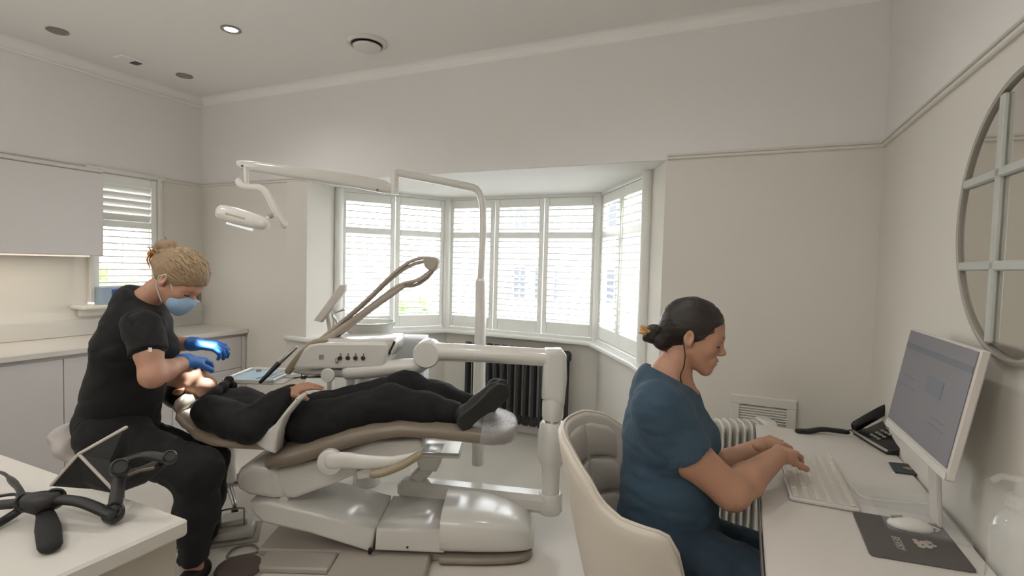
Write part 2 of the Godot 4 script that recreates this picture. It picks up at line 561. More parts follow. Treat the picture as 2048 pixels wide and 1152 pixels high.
func build_outside():
	var sh := Sh.new()
	sh.box(Vector3(-2, -0.6, -9), Vector3(60, 0.2, 50))
	solo("street_ground", sh, M.ground, "pale paved ground outside the windows", "ground", "", "structure")
	# house across the street, with windows
	var o := thing("house", Vector3(-3.5, -0.5, -17), "pale rendered house across the street seen through the bay front shutters", "house")
	sh = Sh.new()
	sh.box(Vector3(-3.5, 2.6, -18), Vector3(12, 6.2, 2))
	part("house_wall", sh, M.render, o)
	sh = Sh.new()
	sh.prism([Vector2(-1.6, 0), Vector2(1.6, 0), Vector2(0, 2.0)], Transform3D(Basis(Vector3(0, 0, 1), Vector3.UP, Vector3(-1, 0, 0)), Vector3(3.0, 5.7, -18)), 13)
	part("roof", sh, M.roof, o)
	for x in [-7.6, -6.3, -4.2, -2.9, -1.0, 0.3]:
		for y in [0.9, 3.4]:
			sh = Sh.new()
			sh.box(Vector3(x, y, -16.98), Vector3(0.9, 1.1, 0.08))
			var w := part("house_window", sh, M.darkpane, o)
			sh = Sh.new()
			sh.box(Vector3(x, y, -16.93), Vector3(0.07, 1.1, 0.05)); sh.box(Vector3(x, y + 0.2, -16.93), Vector3(0.9, 0.06, 0.05))
			part("glazing_bar", sh, M.gloss, w)
	# shrubs outside
	var k := 0
	for b in [[Vector3(-9.6, 0, -8.5), 1.3, "round green shrub outside the left side of the bay"], [Vector3(-7.2, -0.1, -10.6), 1.1, "smaller green shrub outside the left side of the bay, nearer the bay front"], [Vector3(-10.5, 0.4, -5.2), 1.25, "green shrub outside the small window"]]:
		shrub(b[0], b[1], b[2])

func shrub(c: Vector3, r: float, label: String):
	var o := thing("shrub", Vector3(c.x, -0.5, c.z), label, "shrub")
	var sh := Sh.new()
	sh.tube([Vector3(c.x, -0.5, c.z), c], [0.08, 0.05], 8)
	part("stem", sh, M.bark, o)
	sh = Sh.new()
	rng.seed = 11 + int(r * 100)
	for i in 900:
		var d := Vector3(rng.randfn(), rng.randfn(), rng.randfn()).normalized()
		var p := c + d * r * pow(rng.randf(), 0.25) * Vector3(1, 0.75, 1)
		var e := Vector3(rng.randfn(), rng.randfn(), rng.randfn()).normalized()
		var f := d.cross(e).normalized()
		e = (e + d * 0.3).normalized() * 0.16
		sh.tri(p - e, p + f * 0.06, p + e, -1)
		sh.tri(p - e, p + e, p - f * 0.06, -1)
	var l := part("foliage", sh, M.leaf, o)
	l.set_meta("kind", "stuff")

# ---------- bodies: smooth union of tapered capsules and ellipsoids, meshed as surface nets ----------
class Field:
	var prims := []
	var folds := 0.0
	var fold_freq := 6.0
	var fold_dir := Vector3.ONE
	func cap(a: Vector3, b: Vector3, ra: float, rb: float, k := 0.03, ax := Vector3.ZERO, s := 1.0, sub := false):
		prims.append([0, a, b, ra, rb, k, ax, s, sub])
	func ell(c: Vector3, r: Vector3, b := Basis(), k := 0.02, sub := false):
		prims.append([1, c, r, b, 0.0, k, Vector3.ZERO, 1.0, sub])
	func cut(p: Vector3, n: Vector3, k := 0.004):   # keep what lies behind the plane
		prims.append([2, p, n.normalized(), 0.0, 0.0, k, Vector3.ZERO, 1.0, true])
	func chain(joints: Array, k := 0.03, ax := Vector3.ZERO):   # joints: [point, radius] or [point, radius, stretch along ax]
		for i in joints.size() - 1:
			var s := 1.0
			if joints[i].size() > 2: s = (joints[i][2] + joints[i + 1][2]) * 0.5
			cap(joints[i][0], joints[i + 1][0], joints[i][1], joints[i + 1][1], k, ax, s)
	func bake(sh: Sh, c: float):
		var lo := Vector3.ONE * 1e9
		var hi := -lo
		for p in prims:
			if p[8]: continue
			var e: float = 0.0
			if p[0] == 0:
				e = max(p[3], p[4]) * max(1.0, p[7])
				lo = lo.min(p[1].min(p[2]) - Vector3.ONE * e); hi = hi.max(p[1].max(p[2]) + Vector3.ONE * e)
			else:
				e = max(p[2].x, max(p[2].y, p[2].z))
				lo = lo.min(p[1] - Vector3.ONE * e); hi = hi.max(p[1] + Vector3.ONE * e)
		lo -= Vector3.ONE * (c * 3 + folds); hi += Vector3.ONE * (c * 3 + folds)
		var nx := int((hi.x - lo.x) / c) + 2
		var ny := int((hi.y - lo.y) / c) + 2
		var nz := int((hi.z - lo.z) / c) + 2
		var f := PackedFloat32Array()
		f.resize(nx * ny * nz)
		f.fill(1.0)
		for p in prims:
			var kind: int = p[0]
			var k: float = max(p[5], 1e-5)
			var sub: bool = p[8]
			var a := lo
			var b := hi
			var pad := k + 3.0 * c + folds
			var e := 0.0
			if kind == 0:
				e = max(p[3], p[4]) * max(1.0, p[7]) + pad
				a = p[1].min(p[2]) - Vector3.ONE * e; b = p[1].max(p[2]) + Vector3.ONE * e
			elif kind == 1:
				e = max(p[2].x, max(p[2].y, p[2].z)) + pad
				a = p[1] - Vector3.ONE * e; b = p[1] + Vector3.ONE * e
			var i0 := maxi(0, int((a.x - lo.x) / c)); var i1 := mini(nx - 1, int((b.x - lo.x) / c) + 1)
			var j0 := maxi(0, int((a.y - lo.y) / c)); var j1 := mini(ny - 1, int((b.y - lo.y) / c) + 1)
			var k0 := maxi(0, int((a.z - lo.z) / c)); var k1 := mini(nz - 1, int((b.z - lo.z) / c) + 1)
			var pa: Vector3 = p[1]
			var ba := Vector3.ZERO
			var ax: Vector3 = p[6]
			var qs: float = 1.0 - 1.0 / p[7]
			var l2 := 1.0
			var ra := 0.0
			var rd := 0.0
			var inv := Basis()
			var ir := Vector3.ONE
			var mr := 1.0
			if kind == 0:
				ba = p[2] - pa
				ba -= ax * (ba.dot(ax) * qs)
				l2 = max(ba.dot(ba), 1e-9); ra = p[3]; rd = p[4] - p[3]
			elif kind == 1:
				inv = p[3].inverse(); ir = Vector3.ONE / p[2]; mr = min(p[2].x, min(p[2].y, p[2].z))
			for iz in range(k0, k1 + 1):
				for iy in range(j0, j1 + 1):
					var at := (iz * ny + iy) * nx + i0
					var q := Vector3(lo.x + i0 * c, lo.y + iy * c, lo.z + iz * c) - pa
					for ix in range(i0, i1 + 1):
						var d := 0.0
						if kind == 0:
							var w := q - ax * (q.dot(ax) * qs)
							var t := clampf(w.dot(ba) / l2, 0.0, 1.0)
							d = (w - ba * t).length() - ra - rd * t
						elif kind == 1:
							var w := (inv * q) * ir
							var n := w.length()
							var m := (w * ir).length()
							d = n * (n - 1.0) / m if m > 1e-6 else -mr
						else:
							d = -q.dot(p[2])
						var g := f[at]
						if sub:
							if kind == 2: d = -d
							else: d = -d
							if d > g - k:
								var h: float = max(k - absf(g - d), 0.0)
								f[at] = max(g, d) + h * h / k * 0.25
						elif d < g + k:
							var h: float = max(k - absf(g - d), 0.0)
							f[at] = min(g, d) - h * h / k * 0.25
						at += 1
						q.x += c
		if folds > 0.0:
			var no := FastNoiseLite.new()
			no.seed = 3; no.frequency = 1.0; no.fractal_octaves = 2
			for iz in nz:
				for iy in ny:
					for ix in nx:
						var at := (iz * ny + iy) * nx + ix
						if absf(f[at]) < folds + 2.0 * c:
							var w := (lo + Vector3(ix, iy, iz) * c) * fold_dir * fold_freq
							f[at] += folds * (0.3 - 2.6 * minf(absf(no.get_noise_3dv(w)), 0.35))
		# surface nets
		var vi := PackedInt32Array()
		vi.resize(nx * ny * nz)
		vi.fill(-1)
		var vs := PackedVector3Array()
		var off := [0, 1, nx, nx + 1, nx * ny, nx * ny + 1, nx * ny + nx, nx * ny + nx + 1]
		var lim := 3.2 * c
		for iz in nz - 1:
			for iy in ny - 1:
				var at := (iz * ny + iy) * nx
				for ix in nx - 1:
					var g := f[at]
					if absf(g) < lim:
						var mask := 0
						for m in 8:
							if f[at + off[m]] < 0.0: mask |= 1 << m
						if mask != 0 and mask != 255:
							var sum := Vector3.ZERO
							var n := 0
							for ed in [[0, 1], [2, 3], [4, 5], [6, 7], [0, 2], [1, 3], [4, 6], [5, 7], [0, 4], [1, 5], [2, 6], [3, 7]]:
								var m0: int = ed[0]
								var m1: int = ed[1]
								if ((mask >> m0) ^ (mask >> m1)) & 1:
									var v0 := f[at + off[m0]]
									var v1 := f[at + off[m1]]
									var t := v0 / (v0 - v1)
									sum += Vector3(m0 & 1, (m0 >> 1) & 1, m0 >> 2).lerp(Vector3(m1 & 1, (m1 >> 1) & 1, m1 >> 2), t)
									n += 1
							vi[at] = vs.size()
							vs.append(lo + (Vector3(ix, iy, iz) + sum / n) * c)
					at += 1
		sh.sg += 1
		var start := sh.v.size()
		var strides := [1, nx, nx * ny]
		for iz in range(1, nz - 1):
			for iy in range(1, ny - 1):
				var at := (iz * ny + iy) * nx + 1
				for ix in range(1, nx - 1):
					var g := f[at]
					if absf(g) < lim and vi[at] >= 0 or absf(g) < c * 2.6:
						for x in 3:
							var s0: int = strides[x]
							if (f[at + s0] < 0.0) != (g < 0.0):
								var s1: int = strides[(x + 1) % 3]
								var s2: int = strides[(x + 2) % 3]
								var q0 := vi[at]; var q1 := vi[at - s1]; var q2 := vi[at - s1 - s2]; var q3 := vi[at - s2]
								if q0 >= 0 and q1 >= 0 and q2 >= 0 and q3 >= 0:
									if g < 0.0: sh.quad(vs[q0], vs[q1], vs[q2], vs[q3], sh.sg)
									else: sh.quad(vs[q0], vs[q3], vs[q2], vs[q1], sh.sg)
					at += 1
		sh.fix(start)

# a head and its parts; F faces forward, U to the crown, R to the side that shows; s scales it
class Head:
	var o: Vector3
	var F: Vector3
	var U: Vector3
	var R: Vector3
	var s := 1.0
	func p(r: float, u: float, f: float) -> Vector3:
		return o + (R * r + U * u + F * f) * s
	func v(x: float, y: float, z: float) -> Vector3:
		return Vector3(x, y, z) * s
	func b() -> Basis:
		return Basis(R, U, F)
	func face(fl: Field, mouth := 0.0):
		var B := b()
		fl.ell(p(0, 0.042, -0.012), v(0.074, 0.084, 0.094), B, 0.02 * s)
		fl.ell(p(0, 0.03, 0.03), v(0.062, 0.07, 0.06), B, 0.03 * s)
		fl.ell(p(0, -0.035, 0.032), v(0.056, 0.075, 0.052), B, 0.03 * s)
		for e in [-1.0, 1.0]:
			fl.cap(p(0.052 * e, -0.045, 0.005), p(0.012 * e, -0.098, 0.066), 0.017 * s, 0.015 * s, 0.03 * s)
			fl.ell(p(0.038 * e, -0.022, 0.058), v(0.022, 0.022, 0.020), B, 0.025 * s)
			fl.cap(p(0.012 * e, 0.020, 0.086), p(0.044 * e, 0.018, 0.068), 0.010 * s, 0.009 * s, 0.02 * s)
		fl.ell(p(0, -0.101, 0.069), v(0.018, 0.015, 0.014), B, 0.02 * s)
		for e in [-1.0, 1.0]:
			fl.ell(p(0.031 * e, -0.002, 0.101), v(0.018, 0.013, 0.020), B, 0.012 * s, true)
			fl.ell(p(0.031 * e, -0.002, 0.074), v(0.0135, 0.0125, 0.0125), B, 0.004 * s)
		fl.cap(p(0, 0.010, 0.085), p(0, -0.025, 0.105), 0.0080 * s, 0.0085 * s, 0.014 * s)
		fl.ell(p(0, -0.028, 0.106), v(0.0098, 0.0088, 0.0100), B, 0.010 * s)
		for e in [-1.0, 1.0]: fl.ell(p(0.0105 * e, -0.033, 0.098), v(0.0075, 0.007, 0.010), B, 0.008 * s)
		fl.ell(p(0, -0.066, 0.078), v(0.030, 0.020, 0.016), B, 0.02 * s)
		fl.ell(p(0, -0.059 + mouth, 0.092), v(0.018, 0.0062, 0.0085), B, 0.006 * s)
		fl.ell(p(0, -0.073 - mouth, 0.090), v(0.016, 0.0062, 0.008), B, 0.006 * s)
		fl.ell(p(0, -0.0662, 0.099), v(0.022, 0.0022, 0.010), B, 0.004 * s, true)
	func ears(fl: Field):
		for e in [-1.0, 1.0]:
			var X: Vector3 = (R * e + F * -0.35).normalized()
			var Y: Vector3 = (U - F * 0.15).normalized()
			Y = (Y - X * Y.dot(X)).normalized()
			var B := Basis(X, Y, X.cross(Y))
			fl.ell(p(0.080 * e, 0.0, -0.014), v(0.011, 0.030, 0.018), B, 0.006 * s)
			fl.ell(p(0.091 * e, 0.004, -0.012), v(0.008, 0.017, 0.009), B, 0.005 * s, true)
			fl.cap(p(0.076 * e, -0.026, -0.006), p(0.076 * e, -0.020, -0.008), 0.008 * s, 0.008 * s, 0.006 * s)

# a hand: w wrist, d towards the knuckles, n out of the back of the hand, t towards the thumb; curl per finger
class Hand:
	static func build(fl: Field, w: Vector3, d: Vector3, n: Vector3, side: float, s: float, curl: Array, spread := 0.10, thumb := 0.5, grow := 0.0):
		d = d.normalized()
		n = (n - d * n.dot(d)).normalized()
		var t := d.cross(n) * side
		fl.cap(w - d * 0.02 * s, w + d * 0.02 * s, 0.026 * s + grow, 0.026 * s + grow, 0.02 * s, n, 0.75)
		for i in 4:
			var x := (1.5 - i) * 0.0195 * s
			fl.cap(w + d * 0.015 * s + t * x * 0.6, w + d * (0.088 - 0.004 * absf(i - 1.2)) * s + t * x, 0.0145 * s + grow, 0.0108 * s + grow, 0.012 * s)
		fl.cap(w + d * 0.015 * s + t * 0.018 * s - n * 0.006 * s, w + d * 0.045 * s + t * 0.03 * s - n * 0.012 * s, 0.015 * s + grow, 0.014 * s + grow, 0.015 * s)
		var lens := [[0.042, 0.025, 0.021], [0.046, 0.029, 0.022], [0.043, 0.026, 0.021], [0.034, 0.020, 0.019]]
		for i in 4:
			var x := (1.5 - i) * 0.0195 * s
			var q := w + d * (0.088 - 0.004 * absf(i - 1.2)) * s + t * x
			var a: float = curl[i]
			var dir := (d + t * (1.5 - i) * spread).normalized()
			var ang := a * 0.8
			for j in 3:
				var st := dir * cos(ang) - n * sin(ang)
				var e: Vector3 = q + st * lens[i][j] * s
				fl.cap(q, e, (0.0098 - 0.0010 * j) * s + grow, (0.0090 - 0.0010 * j) * s + grow, 0.004 * s)
				q = e
				ang += a
		var q := w + d * 0.040 * s + t * 0.030 * s - n * 0.012 * s
		var dir := (t * (1.0 - thumb * 0.5) + d * (0.45 + thumb * 0.5) - n * (0.25 + 0.3 * thumb)).normalized()
		for j in 2:
			var e: Vector3 = q + dir * (0.038 - 0.008 * j) * s
			fl.cap(q, e, (0.0118 - 0.001 * j) * s + grow, (0.0105 - 0.001 * j) * s + grow, 0.005 * s)
			q = e
			dir = (dir + d * 0.35 - n * 0.1).normalized()
func build_more_materials(fine, _rough):
	var cloth := noise_tex(0.25, 256, true, 3.0)
	var pores := noise_tex(0.12, 256, true, 1.5)
	M.skin = mat(Color(0.74, 0.56, 0.46), 0.5, 0.0, pores, 12.0, 0.12)
	M.skin.subsurf_scatter_enabled = true
	M.skin.subsurf_scatter_strength = 0.12
	M.skinlight = M.skin.duplicate()
	M.skinlight.albedo_color = Color(0.75, 0.57, 0.48)
	M.lip = mat(Color(0.66, 0.38, 0.35), 0.4)
	M.lash = mat(Color(0.12, 0.08, 0.07), 0.7)
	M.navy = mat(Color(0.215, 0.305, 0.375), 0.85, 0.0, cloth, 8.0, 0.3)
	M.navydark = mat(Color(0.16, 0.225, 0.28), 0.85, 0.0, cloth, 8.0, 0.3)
	M.black = mat(Color(0.048, 0.053, 0.056), 0.85, 0.0, cloth, 8.0, 0.3)
	M.blackcloth = mat(Color(0.062, 0.06, 0.06), 0.8, 0.0, cloth, 8.0, 0.4)
	M.blackcloth2 = mat(Color(0.05, 0.052, 0.054), 0.85, 0.0, cloth, 8.0, 0.4)
	for k in ["navy", "navydark", "black", "blackcloth"]:
		M[k].rim_enabled = true; M[k].rim = 0.25
	M.shoe = mat(Color(0.07, 0.07, 0.07), 0.6)
	M.sole = mat(Color(0.17, 0.175, 0.16), 0.7)
	M.white = mat(Color(0.90, 0.89, 0.87), 0.6)
	M.tan = mat(Color(0.72, 0.58, 0.50), 0.5)
	var strands := noise_tex(0.08, 256, true, 6.0)
	M.hairdark = mat(Color(0.13, 0.10, 0.085), 0.42, 0.0, strands, 10.0, 0.5)
	M.hairdark.uv1_scale = Vector3(4, 40, 4)
	M.hairblond = mat(Color(0.80, 0.62, 0.38), 0.5)
	M.hairblond2 = mat(Color(0.60, 0.505, 0.39), 0.5, 0.0, strands, 10.0, 0.6)
	M.hairblond2.uv1_scale = Vector3(5, 30, 30)
	M.strand_a = mat(Color(0.70, 0.60, 0.47), 0.45)
	M.strand_b = mat(Color(0.49, 0.40, 0.30), 0.5)
	M.strand_c = mat(Color(0.22, 0.175, 0.145), 0.4)
	M.strand_d = mat(Color(0.09, 0.07, 0.06), 0.4)
	M.clip = mat(Color(0.72, 0.45, 0.15), 0.25)
	M.glove = mat(Color(0.22, 0.45, 0.76), 0.45)
	M.mask = mat(Color(0.62, 0.74, 0.85), 0.8)
	M.leather = mat(Color(0.52, 0.475, 0.42), 0.28, 0.0, pores, 6.0, 0.1)
	M.leathershell = mat(Color(0.66, 0.60, 0.52), 0.32, 0.0, pores, 6.0, 0.1)
	M.leatherwhite = mat(Color(0.84, 0.805, 0.755), 0.42, 0.0, pores, 8.0, 0.15)
	M.stoolgrey = mat(Color(0.74, 0.71, 0.69), 0.45, 0.0, pores, 8.0, 0.1)
	M.white_gloss = mat(Color(0.88, 0.87, 0.845), 0.22)
	M.white_gloss.clearcoat_enabled = true
	M.white_gloss.clearcoat = 0.6
	M.white_gloss.clearcoat_roughness = 0.15
	M.greyplast = mat(Color(0.70, 0.67, 0.63), 0.45)
	M.skirt = mat(Color(0.60, 0.56, 0.51), 0.5)
	M.taupeplast = mat(Color(0.68, 0.64, 0.59), 0.45)
	M.taupewhite = mat(Color(0.80, 0.77, 0.73), 0.5)
	M.olive = mat(Color(0.62, 0.57, 0.47), 0.4)
	M.film = mat(Color(0.95, 0.96, 1, 0.22), 0.06, 0.0, rough_tex(), 5.0, 1.0)
	M.film.transparency = BaseMaterial3D.TRANSPARENCY_ALPHA
	M.clearplast = mat(Color(0.95, 0.97, 0.97, 0.11), 0.05)
	M.clearplast.transparency = BaseMaterial3D.TRANSPARENCY_ALPHA
	M.chrome = mat(Color(0.85, 0.85, 0.85), 0.12, 1.0)
	M.steel = mat(Color(0.72, 0.72, 0.72), 0.25, 1.0)
	M.brushed = mat(Color(0.62, 0.60, 0.57), 0.4, 0.9)
	M.silver = mat(Color(0.72, 0.71, 0.70), 0.35, 0.6)
	M.alu = mat(Color(0.84, 0.82, 0.80), 0.35, 0.15)
	M.darkmetal = mat(Color(0.20, 0.19, 0.18), 0.4, 0.5)
	M.darkgrey = mat(Color(0.25, 0.245, 0.24), 0.5)
	M.midgrey = mat(Color(0.55, 0.54, 0.52), 0.5)
	M.greycable = mat(Color(0.5, 0.48, 0.46), 0.6)
	M.blackplast = mat(Color(0.085, 0.085, 0.09), 0.4)
	M.blackplast2 = mat(Color(0.13, 0.125, 0.125), 0.5)
	M.blackgloss = mat(Color(0.07, 0.07, 0.075), 0.25)
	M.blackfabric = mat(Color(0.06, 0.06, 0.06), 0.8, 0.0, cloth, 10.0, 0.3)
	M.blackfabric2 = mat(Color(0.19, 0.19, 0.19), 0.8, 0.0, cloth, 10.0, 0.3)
	M.paletrim = mat(Color(0.75, 0.72, 0.68), 0.6)
	M.bluepaper = mat(Color(0.72, 0.83, 0.90), 0.8)
	M.lampglow = glow(Color(0.95, 0.98, 1.0), 0.3)
	M.warmglow = glow(Color(1.0, 0.95, 0.88), 0.5)
	M.spotglow = glow(Color(1.0, 0.97, 0.92), 3.0)
	M.opal = glow(Color(1.0, 0.97, 0.93), 2.0)
	M.spotoff = mat(Color(0.55, 0.53, 0.50), 0.3)
	M.greenglass = mat(Color(0.62, 0.82, 0.73), 0.15)
	M.greyblue = mat(Color(0.76, 0.77, 0.77), 0.4)
	M.green = mat(Color(0.15, 0.60, 0.45), 0.5)
	M.brown = mat(Color(0.36, 0.31, 0.29), 0.55)
	M.cabinet = mat(Color(0.80, 0.785, 0.775), 0.4)
	M.cabinetside = mat(Color(0.72, 0.69, 0.64), 0.45)
	M.worktop = mat(Color(0.83, 0.815, 0.785), 0.3)
	M.boxblue = mat(Color(0.62, 0.69, 0.76), 0.6)
	M.gloveblue = mat(Color(0.12, 0.36, 0.66), 0.6)
	M.anthracite = mat(Color(0.20, 0.205, 0.215), 0.45)
	M.desk = mat(Color(0.86, 0.84, 0.81), 0.35)
	M.deskedge = mat(Color(0.45, 0.43, 0.41), 0.5)
	M.key = mat(Color(0.85, 0.83, 0.78), 0.5)
	M.mat_grey = mat(Color(0.38, 0.36, 0.35), 0.8, 0.0, cloth, 12.0, 0.2)
	M.print = mat(Color(0.72, 0.69, 0.64), 0.7)
	M.screen = glow(Color(0.42, 0.41, 0.43), SCREEN)
	M.screenbar = glow(Color(0.36, 0.36, 0.40), SCREEN)
	M.screentext = glow(Color(0.385, 0.39, 0.43), SCREEN)
	M.screendark = mat(Color(0.16, 0.17, 0.17), 0.15)
	M.passport = mat(Color(0.20, 0.22, 0.27), 0.6)
	M.gold = mat(Color(0.72, 0.60, 0.35), 0.4, 0.6)
	M.heater = mat(Color(0.92, 0.91, 0.88), 0.4)
	M.mirrorframe = mat(Color(0.62, 0.60, 0.56), 0.4)
	M.mirrorbar = mat(Color(0.74, 0.75, 0.73), 0.35)
	M.mirror = mat(Color(0.90, 0.89, 0.87), 0.03, 1.0)
func rough_tex() -> NoiseTexture2D:
	return noise_tex(0.03, 256, true, 8.0)
func build_rest():
	build_left_wall()
	build_near_cabinet()
	build_bay_radiator()
	build_ceiling()
	build_dental_chair()
	build_delivery_unit()
	build_lamp()
	build_floor_things()
	build_saddle_stool()
	build_desk()
	build_tub_chair()
	build_right_side()
	build_desk_person()
	build_dentist()
	build_patient()
	build_bracket()

# ---------- people ----------
func ld(x: float, y: float, d: float) -> Vector3:   # direction: right, up, away from the desk side
	return (RT * x + Vector3.UP * y - BK * d).normalized()
func foot(f: Field, ankle: Vector3, dir: Vector3, grow := 0.0):
	var a := Vector3(ankle.x, 0.045 + grow, ankle.z)
	f.cap(a - dir * 0.05, a + dir * 0.10, 0.042 + grow, 0.038 + grow, 0.03)
	f.cap(a + dir * 0.10, a + dir * 0.17, 0.036 + grow, 0.030 + grow, 0.02)

# fine locks over a cap of hair, from the hairline back to the knot
func locks(hd: Head, hair: Node3D, c: Vector3, r: Vector3, pl: Vector3, nf: float, nu: float, knot: Vector3, n: int, w: float, mats: Array):
	for m in mats.size():
		var sh := Sh.new()
		rng.seed = 5 + m
		for i in n:
			var psi := rng.randf_range(-1.75, 1.75)
			var b := 1.3
			var d := Vector3.ZERO
			while b > -1.2:
				d = Vector3(sin(psi) * cos(b), cos(psi) * cos(b), sin(b))
				var q := c + d * r
				if (q.z - pl.z) * nf + (q.y - pl.y) * nu < -0.002: break
				b -= 0.04
			var e := ((knot - c) / r).normalized()
			e = (e + Vector3(rng.randf_range(-0.15, 0.15), rng.randf_range(-0.12, 0.12), 0)).normalized()
			var path := []
			var a0 := rng.randf_range(0.0, 0.35)
			for k in 7:
				var t := lerpf(a0, 1.0, k / 6.0)
				var u := d.slerp(e, t)
				var q := c + u * r * (1.003 + 0.006 * sin(t * PI))
				path.append(hd.p(q.x, q.y, q.z))
			sh.tube(path, [w * 0.3, w, w, w, w, w, w * 0.4], 5)
		part("locks", sh, mats[m], hair).set_meta("kind", "stuff")

func brows(hd: Head, o: Node3D, m: Material):
	for e in [-1.0, 1.0]:
		var sh := Sh.new()
		sh.tube([hd.p(0.014 * e, 0.021, 0.0965), hd.p(0.030 * e, 0.027, 0.089), hd.p(0.044 * e, 0.025, 0.075), hd.p(0.056 * e, 0.017, 0.057)], [0.0028, 0.0034, 0.003, 0.0015], 6)
		part("eyebrow", sh, m, o)
		sh = Sh.new()
		sh.tube([hd.p(0.019 * e, -0.007, 0.084), hd.p(0.031 * e, -0.009, 0.0885), hd.p(0.046 * e, -0.007, 0.080)], [0.0012, 0.0022, 0.0016], 6)
		part("eyelashes", sh, M.lash, o)

func build_desk_person():
	var hip := at(1335, 1070, 1.72)
	var o := thing("person", Vector3(hip.x, 0, hip.z), "person with a dark low bun and navy scrubs, seated typing at the white desk", "person")
	var fw := ld(0.91, 0, -0.41)
	var ax := ld(-0.41, 0, -0.91)
	var s1 := at(1318, 818, 1.57)
	var s2 := at(1352, 806, 1.90)
	var hem1 := at(1377, 910, 1.55)
	var el1 := at(1463, 984, 1.54)
	var el2 := at(1432, 935, 1.96)
	var wr1 := at(1556, 912, 1.70)
	var wr2 := at(1524, 890, 1.93)
	var torso := [[at(1330, 802, 1.73), 0.105, 1.45], [at(1333, 860, 1.72), 0.135, 1.28], [at(1338, 960, 1.72), 0.150, 1.22], [at(1334, 1050, 1.72), 0.170, 1.15]]
	var hd := Head.new()
	hd.o = at(1387, 673, 1.72)
	hd.F = ld(0.92, -0.22, -0.34)
	hd.R = ld(-0.345, 0, -0.94)
	hd.U = hd.F.cross(hd.R); if hd.U.y < 0: hd.U = -hd.U
	hd.R = hd.R - hd.F * hd.R.dot(hd.F); hd.R = hd.R.normalized()
	hd.s = 0.96
	var hip1 := at(1340, 1105, 1.60); var kn1 := hip1 + fw * 0.47 + Vector3(0, -0.05, 0.02)
	var hip2 := at(1360, 1075, 1.86); var kn2 := hip2 + fw * 0.47 + Vector3(0, -0.05, -0.02)
	var an1 := Vector3(kn1.x - 0.03, 0.10, kn1.z); var an2 := Vector3(kn2.x - 0.05, 0.10, kn2.z)
	# body
	var sh := Sh.new()
	var f := Field.new()
	var t2 := []
	for j in torso: t2.append([j[0], j[1] - 0.030, j[2]])
	f.chain(t2, 0.04, ax)
	f.cap(at(1328, 775, 1.73), at(1336, 752, 1.73), 0.075, 0.058, 0.04)
	f.cap(at(1345, 765, 1.73), at(1368, 800, 1.71), 0.060, 0.055, 0.04)
	f.cap(at(1334, 758, 1.73), hd.p(0, -0.06, -0.022), 0.056, 0.052, 0.03)
	f.cap(s1, s2, 0.040, 0.040, 0.02)
	f.chain([[s1, 0.044], [s1.lerp(hem1, 0.6), 0.052], [hem1, 0.060], [el1, 0.054]], 0.03); f.chain([[el1, 0.054], [el1.lerp(wr1, 0.3), 0.052], [wr1, 0.031]], 0.02)
	f.chain([[s2, 0.042], [el2, 0.045], [el2.lerp(wr2, 0.3), 0.044], [wr2, 0.029]], 0.02)
	for l in [[hip1, kn1, an1], [hip2, kn2, an2]]:
		f.chain([[l[0], 0.085], [l[1], 0.062], [l[1].lerp(l[2], 0.4), 0.056], [l[2], 0.036]], 0.03)
		foot(f, l[2], fw)
	f.bake(sh, 0.011)
	f = Field.new()
	hd.face(f)
	hd.ears(f)
	f.cap(hd.p(0, -0.03, -0.03), hd.p(0, -0.10, -0.03), 0.048, 0.048, 0.02)
	f.bake(sh, 0.0036)
	f = Field.new()
	Hand.build(f, wr1, ld(0.70, -0.02, 0.70), ld(-0.15, 0.93, -0.3), 1.0, 1.05, [0.55, 0.5, 0.5, 0.55], 0.10, 0.7)
	Hand.build(f, wr2, ld(0.86, 0.02, 0.45), ld(0.0, 1, -0.15), -1.0, 1.05, [0.45, 0.45, 0.5, 0.5], 0.12, 0.6)
	f.bake(sh, 0.0038)
	part("body", sh, M.skin, o)
	# scrubs
	sh = Sh.new()
	f = Field.new(); f.folds = 0.005; f.fold_freq = 9.0; f.fold_dir = Vector3(0.6, 1.4, 0.6)
	f.chain(torso, 0.04, ax)
	f.ell(at(1393, 880, 1.66), Vector3(0.07, 0.07, 0.07), Basis(), 0.05); f.ell(at(1398, 880, 1.80), Vector3(0.07, 0.07, 0.07), Basis(), 0.05)
	f.cap(at(1320, 768, 1.73), at(1328, 800, 1.73), 0.085, 0.10, 0.05, ax, 1.25)
	f.cap(s1, s2, 0.068, 0.068, 0.05)
	f.cap(s1, s1.lerp(hem1, 0.75), 0.066, 0.068, 0.07)
	f.cap(at(1374, 752, 1.71), at(1391, 796, 1.69), 0.045, 0.006, 0.008, Vector3.ZERO, 1.0, true)
	f.cut(at(1331, 748, 1.73), ld(0.42, 0.9, 0), 0.006)
	f.bake(sh, 0.009)
	f = Field.new(); f.folds = 0.005; f.fold_freq = 8.0
	for sl in [[s1, hem1, 0.065, 0.080], [s2, s2.lerp(el2, 0.6), 0.063, 0.076]]:
		f.cap(sl[0], sl[1], sl[2], sl[3], 0.02)
		f.cut(sl[1], (sl[1] - sl[0]), 0.006)
		if sl[0] == s1:
			f.bake(sh, 0.008); f = Field.new(); f.folds = 0.005; f.fold_freq = 8.0
	f.bake(sh, 0.010)
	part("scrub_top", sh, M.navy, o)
	sh = Sh.new()
	f = Field.new(); f.folds = 0.008; f.fold_freq = 7.0
	f.cap(at(1336, 1085, 1.66), at(1350, 1080, 1.80), 0.15, 0.15, 0.05)
	for l in [[hip1, kn1, an1], [hip2, kn2, an2]]:
		f.chain([[l[0], 0.108], [l[1], 0.082], [l[1].lerp(l[2], 0.4), 0.078], [l[2], 0.068]], 0.04)
	f.bake(sh, 0.012)
	part("scrub_trousers", sh, M.navydark, o)
